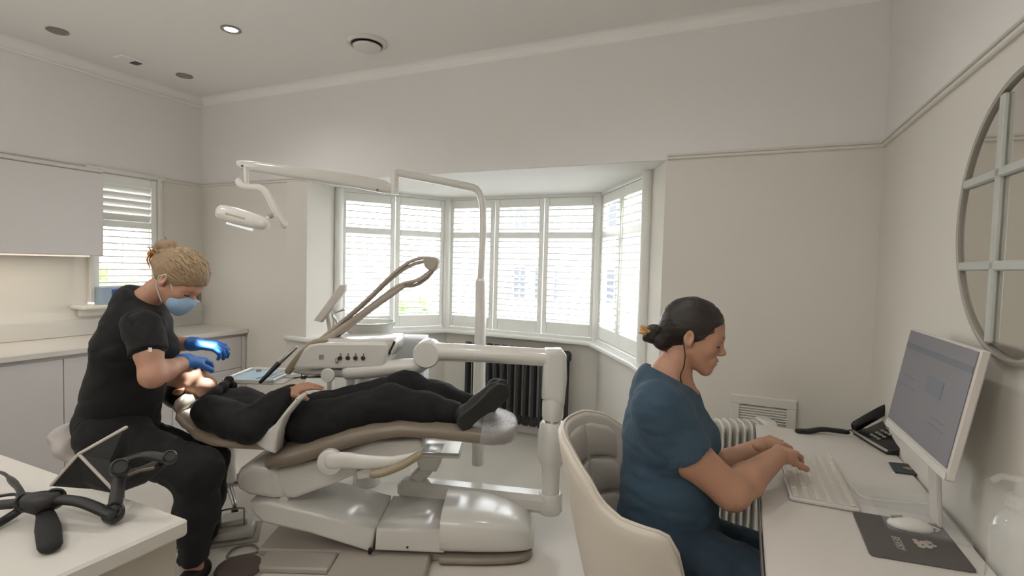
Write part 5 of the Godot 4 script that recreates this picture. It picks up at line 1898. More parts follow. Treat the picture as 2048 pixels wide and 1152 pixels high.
# black jointed bracket with two fold-out softboxes, lying on the near worktop
func build_bracket():
	var y := 0.90
	var base := ony(180, 1000, y)
	var o := thing("flash_bracket", base, "black jointed camera-flash bracket with fold-out black diffusers lying on the near worktop", "flash bracket")
	var W := func(px, py, h): return ony(px, py, y + h)
	var sh := Sh.new()
	var link := func(a: Vector3, b: Vector3, bend: Vector3, w: float, t: float) -> Sh:
		var s := Sh.new()
		s.tube(spline([a, (a + b) / 2 + bend, b], 5), w, 12, true, t, Vector3.UP)
		return s
	var arms := [[[0, 1010, 0.04], [50, 1005, 0.045], 0.0], [[105, 998, 0.05], [220, 1028, 0.03], 0.010], [[228, 1022, 0.03], [243, 935, 0.10], 0.0], [[243, 925, 0.11], [340, 918, 0.125], 0.012]]
	for a in arms:
		var p: Vector3 = ony(a[0][0], a[0][1], y + a[0][2])
		var q: Vector3 = ony(a[1][0], a[1][1], y + a[1][2])
		part("arm", link.call(p, q, Vector3.UP * a[2], 0.014, 0.010), M.blackplast2, o)
	for j in [[50, 1005, 0.045, 0.020], [108, 998, 0.05, 0.022], [226, 1026, 0.025, 0.022], [240, 936, 0.115, 0.020], [340, 915, 0.128, 0.015]]:
		var p: Vector3 = ony(j[0], j[1], y + j[2])
		sh = Sh.new()
		sh.lathe([Vector2(0, -0.014), Vector2(j[3] * 0.9, -0.014), Vector2(j[3], -0.008), Vector2(j[3], 0.010), Vector2(j[3] * 0.75, 0.016), Vector2(j[3] * 0.7, 0.012), Vector2(0, 0.012)], facing(p, (EYE - p).normalized() + Vector3.UP * 0.3), 18)
		part("joint_knob", sh, M.blackplast, o)
	sh = Sh.new()
	sh.tube([ony(52, 1004, y + 0.045), ony(80, 1006, y + 0.048), ony(108, 998, y + 0.05)], [0.020, 0.026, 0.020], 12, true)
	part("hub", sh, M.blackplast2, o)
	# strap or grip hanging forward over the worktop
	sh = Sh.new()
	sh.tube([ony(84, 1015, y + 0.03), ony(92, 1030, y + 0.022), ony(96, 1055, y + 0.016), ony(100, 1092, y + 0.012)], [0.013, 0.017, 0.022, 0.020], 10, true, [0.012, 0.012, 0.012, 0.011])
	part("grip", sh, M.blackcloth, o)
	# diffusers: two hinged rigid panels like an open book plus small pockets
	var A: Vector3 = ony(103, 970, y + 0.03)
	var D: Vector3 = ony(252, 855, y + 0.19)
	var Cc: Vector3 = ony(158, 908, y + 0.115)
	var E: Vector3 = ony(232, 985, y + 0.035)
	var G: Vector3 = ony(250, 930, y + 0.08)
	var H: Vector3 = ony(185, 976, y + 0.02)
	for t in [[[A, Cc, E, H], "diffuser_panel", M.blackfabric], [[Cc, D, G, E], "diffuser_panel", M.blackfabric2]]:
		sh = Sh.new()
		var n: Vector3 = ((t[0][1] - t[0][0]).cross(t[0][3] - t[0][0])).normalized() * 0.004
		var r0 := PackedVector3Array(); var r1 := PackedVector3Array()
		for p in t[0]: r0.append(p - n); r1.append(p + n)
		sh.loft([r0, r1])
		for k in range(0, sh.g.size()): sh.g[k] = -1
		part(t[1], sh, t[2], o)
	for e in [[A, Cc], [Cc, D], [Cc, E]]:
		sh = Sh.new()
		var tow: Vector3 = (EYE - e[0]).normalized() * 0.004
		sh.tube([e[0] + tow, e[1] + tow], 0.0042, 8, true)
		part("edge_trim", sh, M.paletrim, o)
	# folded second diffuser under the top arm
	sh = Sh.new()
	var q0: Vector3 = ony(248, 962, y + 0.05)
	sh.tube([q0, ony(285, 950, y + 0.06), ony(318, 930, y + 0.075)], [0.034, 0.030, 0.020], 12, true, [0.022, 0.020, 0.014])
	part("folded_diffuser", sh, M.blackfabric2, o)
	sh = Sh.new()
	sh.tube([ony(256, 950, y + 0.075), ony(280, 941, y + 0.08), ony(306, 936, y + 0.085)], 0.0035, 6, true)
	part("edge_trim", sh, M.olive, o)
	for k in [[[318, 935, 0.07], [345, 910, 0.12]], [[308, 940, 0.07], [325, 915, 0.10]]]:
		sh = Sh.new()
		sh.tube([ony(k[0][0], k[0][1], y + k[0][2]), ony(k[1][0], k[1][1], y + k[1][2])], 0.004, 8, true)
		part("strut", sh, M.blackplast, o)
	# cable with strain relief
	sh = Sh.new()
	sh.tube(spline([ony(-30, 940, y + 0.03), ony(5, 946, y + 0.05), ony(24, 962, y + 0.05), ony(38, 978, y + 0.05), ony(48, 1000, y + 0.045)], 5), [0.004, 0.004, 0.004, 0.004, 0.004, 0.004, 0.004, 0.004, 0.005, 0.007, 0.008, 0.008, 0.008, 0.007, 0.007, 0.007, 0.007, 0.007, 0.006, 0.006, 0.006], 8)
	part("cable", sh, M.blackplast, o)
	sh = Sh.new()
	sh.tube(spline([ony(-40, 1066, y + 0.012), ony(0, 1045, y + 0.012), ony(28, 1028, y + 0.02), ony(52, 1010, y + 0.035)], 5), 0.009, 10)
	part("strap", sh, M.blackplast2, o)
	sh = Sh.new()
	sh.tube(spline([ony(-30, 1000, y + 0.05), ony(0, 992, y + 0.05), ony(30, 989, y + 0.05), ony(40, 997, y + 0.047)], 4), 0.0035, 6)
	part("cable", sh, M.blackplast, o)

func build_bay_radiator():
	var x0 := -2.32; var x1 := -1.30
	var o := thing("column_radiator", Vector3(-1.81, 0, -4.13), "anthracite column radiator under the bay window", "radiator")
	var n := 14
	var w := (x1 - x0) / n
	for i in n:
		var x := x0 + w * (i + 0.5)
		var sh := Sh.new()
		for z in [-4.155, -4.105]:
			sh.tube([Vector3(x, 0.16, z), Vector3(x, 0.73, z)], 0.017, 10)
		for y in [0.145, 0.745]:
			sh.tube([Vector3(x - w / 2, y, -4.13), Vector3(x - w * 0.3, y, -4.13), Vector3(x + w * 0.3, y, -4.13), Vector3(x + w / 2, y, -4.13)], [0.018, 0.030, 0.030, 0.018], 12, false, [0.03, 0.048, 0.048, 0.03])
		part("section", sh, M.anthracite, o)
	for x in [x0 + w * 0.6, x1 - w * 0.6]:
		var sh := Sh.new()
		sh.box(Vector3(x, 0.06, -4.13), Vector3(0.03, 0.12, 0.08), Basis(), 0.006)
		part("foot", sh, M.anthracite, o)
	var sh := Sh.new()
	sh.tube([Vector3(x1 - 0.01, 0.145, -4.13), Vector3(x1 + 0.055, 0.145, -4.13), Vector3(x1 + 0.06, 0.02, -4.13)], 0.010, 10)
	sh.tube([Vector3(x1 + 0.055, 0.13, -4.13), Vector3(x1 + 0.055, 0.24, -4.13)], [0.014, 0.018], 12, true)
	part("valve", sh, M.darkmetal, o)

func build_desk():
	var xr := 0.60
	var zf: float = ony(1500, 846, DESK).z
	var o := thing("desk", Vector3(0.33, 0, -1.6), "white desk along the right wall with keyboard, screen and telephone", "desk")
	var sh := Sh.new()
	sh.box(Vector3((0.078 + xr) / 2, DESK - 0.015, (zf - 0.2) / 2), Vector3(xr - 0.078, 0.03, -zf - 0.2), Basis(), 0.004)
	part("desktop", sh, M.desk, o)
	for z in [zf + 0.02, -0.30]:
		sh = Sh.new()
		sh.box(Vector3((0.10 + xr) / 2, (DESK - 0.03) / 2, z), Vector3(xr - 0.10, DESK - 0.03, 0.03), Basis(), 0.003)
		part("panel", sh, M.desk, o)
	sh = Sh.new()
	sh.box(Vector3(xr - 0.05, 0.5, (zf - 0.3) / 2), Vector3(0.018, 0.46, -zf - 0.36), Basis(), 0.003)
	part("modesty_panel", sh, M.desk, o)
	sh = Sh.new()
	sh.box(Vector3(0.072, DESK - 0.015, (zf - 0.2) / 2), Vector3(0.004, 0.03, -zf - 0.2))
	part("edge_band", sh, M.deskedge, o)
	# keyboard
	var top := DESK + 0.001
	var k0: Vector3 = ony(1580, 1002, top); var k1: Vector3 = ony(1716, 1016, top)
	var zdir: Vector3 = (ony(1560, 920, top) - k0).normalized()
	var xdir := (k1 - k0); xdir = (xdir - zdir * xdir.dot(zdir)).normalized()
	var kw := 0.47; var kd: float = (k1 - k0).dot(xdir)
	var kb := Basis(zdir, Vector3.UP, zdir.cross(Vector3.UP))
	var kc: Vector3 = k0 + zdir * kw / 2 + xdir * kd / 2
	var k := thing("keyboard", kc, "slim pale keyboard under the typing hands on the white desk", "keyboard")
	sh = Sh.new()
	sh.box(kc + Vector3.UP * 0.007, Vector3(kw, 0.013, kd), kb, 0.004)
	part("case", sh, M.alu, k)
	sh = Sh.new()
	sh.box(k0 + zdir * kw / 2 - xdir * 0.001 + Vector3.UP * 0.007, Vector3(kw - 0.02, 0.008, 0.004), kb, 0.001)
	part("front_edge", sh, M.chrome, k)
	var key := Sh.new()
	key.box(Vector3.ZERO, Vector3(0.0165, 0.005, 0.0155), kb, 0.0015)
	var km := key.put(Vector3.ZERO)
	for r in 6:
		for q in 21:
			var p := k0 + zdir * (0.022 + 0.0212 * q) + xdir * (0.018 + (kd - 0.036) * r / 5.0) + Vector3.UP * 0.0150
			if r == 0 and q in [5, 6, 7, 8, 9]:
				continue
			instance("key", km, M.key, k, Transform3D(Basis(), p - kc))
	sh = Sh.new()
	sh.box(k0 + zdir * (0.022 + 0.0212 * 7) + xdir * 0.018 + Vector3.UP * 0.0150, Vector3(0.10, 0.005, 0.0155), kb, 0.0015)
	part("space_bar", sh, M.key, k)
	# mouse mat with its print, and the mouse
	var m := [ony(1704, 1024, top), ony(1740, 1112, top), ony(1957, 1148, top), ony(1882, 1052, top)]
	var mc: Vector3 = (m[0] + m[1] + m[2] + m[3]) / 4
	var mo := thing("mouse_mat", mc, "dark grey mouse mat with a pale printed logo and lettering", "mouse mat")
	sh = Sh.new()
	var mp := []
	for p in m: mp.append(Vector2(p.x, p.z))
	var rp := []
	for i in 4:
		for t in [0.0, 0.5, 1.0]:
			var pr: Vector2 = mp[(i + 3) % 4]; var cu: Vector2 = mp[i]; var ne: Vector2 = mp[(i + 1) % 4]
			var a: Vector2 = cu + (pr - cu).normalized() * 0.014; var b: Vector2 = cu + (ne - cu).normalized() * 0.014
			rp.append(a.lerp(cu, t).lerp(cu.lerp(b, t), t))
	sh.prism(rp, Transform3D(Basis(Vector3.RIGHT, Vector3.BACK, Vector3.UP), Vector3(0, top, 0)), 0.004, 0.001)
	part("mat", sh, M.mat_grey, mo)
	# print: letters read from the side of the wall
	var mx: Vector3 = (m[1] - m[0]).normalized(); var mz: Vector3 = (m[3] - m[0]).normalized()
	mz = (mz - mx * mz.dot(mx)).normalized()
	var tm := TextMesh.new()
	tm.text = "BERRY"
	tm.font = SystemFont.new(); tm.font.font_names = PackedStringArray(["Droid Sans"])
	tm.font_size = 24; tm.pixel_size = 0.00115; tm.depth = 0.0006
	var t3 := Transform3D(Basis(mx, mz * 1.0, mx.cross(mz)), Vector3.ZERO)
	if t3.basis.determinant() < 0 or t3.basis.z.y < 0: t3 = Transform3D(Basis(mx, -mz, mx.cross(-mz)), Vector3.ZERO)
	t3.origin = ony(1797, 1086, top + 0.0045) - mc
	instance("lettering", tm, M.print, mo, t3)
	sh = Sh.new()
	var lc: Vector3 = ony(1848, 1086, top + 0.0044)
	for q in [[0, 0, 0.011], [0.018, 0.005, 0.010], [0.010, -0.016, 0.009], [-0.010, 0.012, 0.009], [0.026, -0.012, 0.009], [-0.006, -0.018, 0.007], [0.006, 0.02, 0.007]]:
		sh.lathe([Vector2(0, 0), Vector2(q[2], 0), Vector2(q[2], 0.0006), Vector2(0, 0.0006)], upright(lc + mx * q[0] + mz * q[1]), 14)
	part("emblem", sh, M.print, mo)
	var ms := Sh.new()
	var f := Field.new()
	var ma: Vector3 = ony(1768, 1048, top + 0.004); var mb: Vector3 = ony(1872, 1066, top + 0.004)
	var md := (mb - ma).normalized()
	f.ell((ma + mb) / 2 + Vector3.UP * 0.008, Vector3(0.056, 0.024, 0.030), Basis(md, Vector3.UP, md.cross(Vector3.UP)), 0.005)
	f.cut((ma + mb) / 2 + Vector3.UP * 0.001, Vector3.DOWN, 0.003)
	f.bake(ms, 0.003)
	var mm := thing("computer_mouse", Vector3(mc.x, top + 0.004, mc.z), "white computer mouse lying on the dark grey mouse mat", "computer mouse")
	part("shell", ms, M.white_gloss, mm)
	sh = Sh.new()
	sh.tube([ma.lerp(mb, 0.15) + Vector3.UP * 0.026, ma.lerp(mb, 0.32) + Vector3.UP * 0.031], 0.004, 8, true)
	part("scroll_wheel", sh, M.midgrey, mm)
	sh = Sh.new()
	sh.tube(spline([mb + Vector3.UP * 0.006, mb + md * 0.02 - BK * 0.02 + Vector3.UP * 0.004, mb + md * 0.01 - BK * 0.05], 4), 0.0022, 6, true)
	part("lead", sh, M.white, mm)
	# screen with its stand
	var tl := at(1818, 657, 1.74); var bl := at(1775, 850, 1.74); var tr := at(1960, 697, 1.27); var br := at(1890, 966, 1.27)
	var X := ((tr - tl) + (br - bl)).normalized(); var Y := (tl - bl) + (tr - br); Y = (Y - X * Y.dot(X)).normalized()
	var N := X.cross(Y)
	var cen := (tl + tr + bl + br) / 4
	var sw: float = ((tr - tl) + (br - bl)).length() / 2; var shh: float = ((tl - bl) + (tr - br)).length() / 2
	var SB := Basis(X, Y, N)
	var mo2 := thing("computer_screen", Vector3(cen.x, DESK, cen.z), "thin white desktop computer screen tilted back on the desk, seen from its edge", "computer screen")
	sh = Sh.new()
	sh.box(cen - N * 0.012, Vector3(sw, shh, 0.022), SB, 0.004)
	part("housing", sh, M.alu, mo2)
	sh = Sh.new()
	sh.box(cen + Y * 0.012 + N * 0.0003, Vector3(sw - 0.012, shh - 0.036, 0.002), SB)
	var disp := part("display", sh, M.screen, mo2)
	sh = Sh.new()
	sh.box(cen + Y * (shh * 0.5 - 0.055) + N * 0.0016, Vector3(sw - 0.016, 0.018, 0.001), SB)
	part("title_bar", sh, M.screenbar, disp)
	for q in [[-0.16, 0.02, 0.10, 0.004], [-0.16, -0.01, 0.14, 0.004], [0.05, 0.03, 0.12, 0.05], [0.12, -0.05, 0.09, 0.004], [0.12, -0.07, 0.11, 0.004]]:
		sh = Sh.new()
		sh.box(cen + X * q[0] + Y * q[1] + N * 0.0016, Vector3(q[2], q[3], 0.001), SB)
		part("text_block", sh, M.screentext, disp)
	sh = Sh.new()
	sh.box(cen - Y * (shh * 0.5 - 0.011) + N * 0.001, Vector3(sw, 0.020, 0.003), SB, 0.001)
	part("bezel", sh, M.white_gloss, mo2)
	sh = Sh.new()
	var foot: Vector3 = Vector3(cen.x + 0.045, DESK, cen.z)
	var nk: Vector3 = cen - N * 0.03 - Y * 0.06
	sh.bar(foot + Vector3.UP * 0.006, nk, 0.012, 0.07, X, 0.003)
	part("neck", sh, M.alu, mo2)
	sh = Sh.new()
	sh.box(Vector3(0.50, DESK + 0.007, cen.z), Vector3(0.19, 0.012, 0.24), Basis(), 0.003)
	part("base", sh, M.clearplast, mo2)
	sh = Sh.new()
	sh.box(cen - N * 0.03 - Y * 0.02, Vector3(sw * 0.8, shh * 0.75, 0.02), SB, 0.008)
	part("back_cover", sh, M.alu, mo2)
	# clear plastic document riser behind the keyboard
	sh = Sh.new()
	sh.box(Vector3(0.475, DESK + 0.004, ony(1880, 1018, DESK).z + 0.0), Vector3(0.22, 0.006, 0.17), Basis(), 0.002)
	solo("acrylic_plate", sh, M.clearplast, "flat clear acrylic plate on the desk between screen base and mouse mat", "plate")
	# cable from the keyboard
	sh = Sh.new()
	var cb := []
	for q in [[1655, 905], [1680, 940], [1705, 975], [1730, 995], [1790, 1004], [1850, 1008], [1866, 1000]]: cb.append(ony(q[0], q[1], DESK + 0.006))
	sh.tube(spline(cb, 5), 0.0022, 6)
	solo("keyboard_cable", sh, M.white, "thin white cable looping over the desk from keyboard to screen", "cable")
	# passport
	var pq := [ony(1777, 926, top), ony(1790, 946, top), ony(1866, 955, top), ony(1838, 932, top)]
	var po := thing("booklet", (pq[0] + pq[2]) / 2, "dark navy booklet with a gold emblem on the desk below the screen", "booklet")
	sh = Sh.new()
	sh.prism([Vector2(pq[0].x, pq[0].z), Vector2(pq[1].x, pq[1].z), Vector2(pq[2].x, pq[2].z), Vector2(pq[3].x, pq[3].z)], Transform3D(Basis(Vector3.RIGHT, Vector3.BACK, Vector3.UP), Vector3(0, top, 0)), 0.005, 0.001)
	part("cover", sh, M.passport, po)
	sh = Sh.new()
	var ec: Vector3 = (pq[0] + pq[1] + pq[2] + pq[3]) / 4 + Vector3.UP * 0.0052
	sh.lathe([Vector2(0, 0), Vector2(0.013, 0), Vector2(0.013, 0.0005), Vector2(0, 0.0005)], upright(ec), 18)
	for s in [-1, 1]: sh.box(ec + Vector3(0.012 * s, 0.0003, 0), Vector3(0.010, 0.0005, 0.014))
	part("emblem", sh, M.gold, po)
	build_phone(top)
	# clear pump bottle at the picture's right edge
	var bc: Vector3 = at(2026, 1152, 1.08)
	bc = Vector3(bc.x, DESK, bc.z)
	var bo := thing("pump_bottle", bc, "clear plastic pump bottle at the near end of the desk, right edge of the picture", "bottle")
	sh = Sh.new()
	sh.lathe([Vector2(0, 0), Vector2(0.034, 0), Vector2(0.037, 0.006), Vector2(0.037, 0.15), Vector2(0.030, 0.175), Vector2(0.014, 0.19), Vector2(0.014, 0.205), Vector2(0, 0.205)], upright(bc), 28)
	part("bottle", sh, M.clearplast, bo)
	sh = Sh.new()
	sh.lathe([Vector2(0, 0.20), Vector2(0.017, 0.20), Vector2(0.017, 0.222), Vector2(0.006, 0.226), Vector2(0.006, 0.25), Vector2(0, 0.25)], upright(bc), 16)
	sh.tube([bc + Vector3(0.005, 0.247, 0), bc + Vector3(-0.022, 0.247, -0.008), bc + Vector3(-0.03, 0.238, -0.011)], 0.006, 8, true)
	part("pump", sh, M.clearplast, bo)
	bo.scale = Vector3.ONE * 1.22

func build_phone(top: float):
	var a: Vector3 = ony(1705, 868, top); var b: Vector3 = ony(1775, 910, top)
	var X := (b - a).normalized()          # front edge
	var Z := X.cross(Vector3.UP)           # away from the front edge
	if Z.x < 0: Z = -Z
	var w := a.distance_to(b)
	var o := thing("desk_telephone", (a + b) / 2 + Z * 0.08, "black desk telephone with grey keys, half behind the computer screen", "telephone")
	var side2 := [Vector2(0, 0), Vector2(0, 0.018), Vector2(0.06, 0.035), Vector2(0.13, 0.075), Vector2(0.17, 0.115), Vector2(0.185, 0.11), Vector2(0.17, 0.02), Vector2(0.16, 0)]
	var sh := Sh.new()
	sh.prism(side2, Transform3D(Basis(Z, Vector3.UP, X), a), w, 0.006, 2)
	part("body", sh, M.blackplast, o)
	sh = Sh.new()
	sh.bar(a + Vector3.UP * 0.016 - Z * 0.003, b + Vector3.UP * 0.016 - Z * 0.003, 0.012, 0.010, Vector3.UP, 0.003)
	part("front_trim", sh, M.silver, o)
	for r in 4:
		for c in 3:
			sh = Sh.new()
			var p: Vector3 = a + X * (w * 0.36 + 0.026 * c) + Z * (0.030 + 0.021 * r) + Vector3.UP * (0.030 + 0.0105 * r)
			sh.box(p, Vector3(0.018, 0.006, 0.012), Basis(X, Vector3.UP, X.cross(Vector3.UP)) * Basis(Vector3.RIGHT, 0.35), 0.002)
			part("key", sh, M.midgrey, o)
	sh = Sh.new()
	sh.box(a + X * w * 0.66 + Z * 0.142 + Vector3.UP * 0.092, Vector3(w * 0.55, 0.006, 0.05), Basis(X, Vector3.UP, X.cross(Vector3.UP)) * Basis(Vector3.RIGHT, 0.6), 0.002)
	part("display", sh, M.screendark, o)
	# arched handset on its left side
	sh = Sh.new()
	var h := a + X * 0.02
	sh.tube(spline([h + Z * 0.005 + Vector3.UP * 0.045, h + Z * 0.06 + Vector3.UP * 0.085, h + Z * 0.13 + Vector3.UP * 0.130, h + Z * 0.20 + Vector3.UP * 0.150], 5), 0.024, 12, true, 0.015, X)
	part("handset", sh, M.blackgloss, o)
	# second, cordless handset lying on the desk
	var p0: Vector3 = ony(1598, 862, top + 0.008); var p1: Vector3 = ony(1692, 864, top + 0.012)
	var ho := thing("telephone_handset", Vector3(p0.x, top, p0.z), "black telephone receiver lying flat on the desk left of the telephone", "telephone handset")
	sh = Sh.new()
	sh.tube(spline([p0, p0.lerp(p1, 0.2), p0.lerp(p1, 0.5) + Vector3.UP * 0.010, p0.lerp(p1, 0.85) + Vector3.UP * 0.004, p1], 4), [0.018, 0.019, 0.021, 0.022, 0.022, 0.021, 0.020, 0.018, 0.017, 0.016, 0.017, 0.018, 0.019, 0.020, 0.020, 0.018, 0.016], 12, true, 0.011)
	part("receiver", sh, M.blackgloss, ho)
	sh = Sh.new()
	sh.tube(spline([p1, p1 + X * 0.02 + Vector3.UP * 0.014, a + Vector3.UP * 0.02], 4), 0.003, 6)
	part("cord", sh, M.blackplast, ho)

func _rim(an: float) -> float:
	var t := [[0, 0.935], [20, 0.933], [35, 0.912], [50, 0.86], [62, 0.785], [73, 0.757], [95, 0.75], [100, 0.715], [106, 0.60], [180, 0.5]]
	var d := rad_to_deg(absf(an))
	for i in t.size() - 1:
		if d <= t[i + 1][0]: return lerpf(t[i][1], t[i + 1][1], smoothstep(0, 1, (d - t[i][0]) / (t[i + 1][0] - t[i][0])) * 0.5 + 0.5 * (d - t[i][0]) / (t[i + 1][0] - t[i][0]))
	return 0.5
func build_tub_chair():
	# tub chair with quilted inner back, facing the desk
	var fw := Vector3(1, 0, 0); var rt := Vector3(0, 0, 1)
	var hip := at(1335, 1090, 1.70)
	var c := Vector3(hip.x, 0, hip.z)
	var o := thing("tub_chair", c, "cream leather tub chair with stitched inner back, under the person in navy", "chair")
	var sy := 0.50
	# shell: rim height varies round the seat; angle 0 at the back, +-125 deg to the arms
	var outer := []; var inner := []
	var n := 45
	for i in n:
		var t := -1.0 + 2.0 * i / (n - 1)
		var an := t * 1.85
		var back := clampf((_rim(an) - 0.72) / 0.22, 0, 1)
		var rim := _rim(an)
		var ring_o := PackedVector3Array()
		var dir := -fw * cos(an) + rt * sin(an)
		for k in 9:
			var u := k / 8.0
			var yy := lerpf(0.40, rim, u)
			var r := lerpf(0.26, 0.335, pow(u, 0.8)) + 0.05 * back * u
			ring_o.append(c + dir * r * Vector3(1.0, 1, 0.98) + Vector3.UP * yy)
		outer.append(ring_o)
	var sh := Sh.new()
	sh.sg += 1
	var st := sh.v.size()
	var th := 0.038
	var cross := []
	for i in n:
		var t := -1.0 + 2.0 * i / (n - 1)
		var an := t * 1.85
		var dir := -fw * cos(an) + rt * sin(an)
		var ring := PackedVector3Array()
		for k in 9: ring.append(outer[i][k])
		var topp: Vector3 = outer[i][8]
		ring.append(topp - dir * th * 0.25 + Vector3.UP * 0.014)
		ring.append(topp - dir * th * 0.75 + Vector3.UP * 0.014)
		for k in 9: ring.append(outer[i][8 - k] - dir * th)
		cross.append(ring)
	sh.loft(cross)
	part("shell", sh, M.leatherwhite, o)
	# piping along the rim
	sh = Sh.new()
	var rimp := []
	for i in n: rimp.append(cross[i][9].lerp(cross[i][10], 0.5) + Vector3.UP * 0.002)
	sh.tube(rimp, 0.006, 6, true)
	part("piping", sh, M.leatherwhite, o)
	# quilted inner back: panels with stitched joints between
	for r in 3:
		for q in 3:
			sh = Sh.new()
			var rings := []
			for i in 5:
				var t := (-0.42 + 0.28 * (q + (i + 0.12) / 4.3))
				var an := t * 1.85
				var dir := -fw * cos(an) + rt * sin(an)
				var back := clampf((_rim(an) - 0.72) / 0.22, 0, 1)
				var rim := _rim(an)
				var ring := PackedVector3Array()
				for j in 12:
					var a := TAU * j / 12
					var yv := signf(sin(a)) * pow(absf(sin(a)), 0.5)
					var u := (r + 0.5 + yv * 0.47) / 3.0
					var yy := lerpf(sy + 0.02, rim - 0.02, u)
					var uu := (yy - 0.40) / (rim - 0.40)
					var rad := lerpf(0.26, 0.335, pow(uu, 0.8)) + 0.05 * back * uu - th
					var bul := 0.014 * (1.0 - pow(absf((i - 2) / 2.0), 3.0) * 0.8)
					ring.append(c + dir * (rad - cos(a) * bul) + Vector3.UP * yy)
				rings.append(ring)
			sh.loft(rings)
			part("quilted_panel", sh, M.leatherwhite, o)
	sh = Sh.new()
	var f := Field.new()
	f.chain([[c + Vector3.UP * sy - fw * 0.20, 0.05, 4.0], [c + Vector3.UP * sy + fw * 0.22, 0.045, 4.4]], 0.02, rt)
	f.bake(sh, 0.012)
	part("seat", sh, M.leatherwhite, o)
	sh = Sh.new()
	sh.lathe([Vector2(0, 0.09), Vector2(0.03, 0.09), Vector2(0.03, 0.38), Vector2(0.16, 0.395), Vector2(0.16, 0.42), Vector2(0, 0.42)], upright(c), 20)
	part("column", sh, M.steel, o)
	_star_base(o, c, 0.28, M.steel)

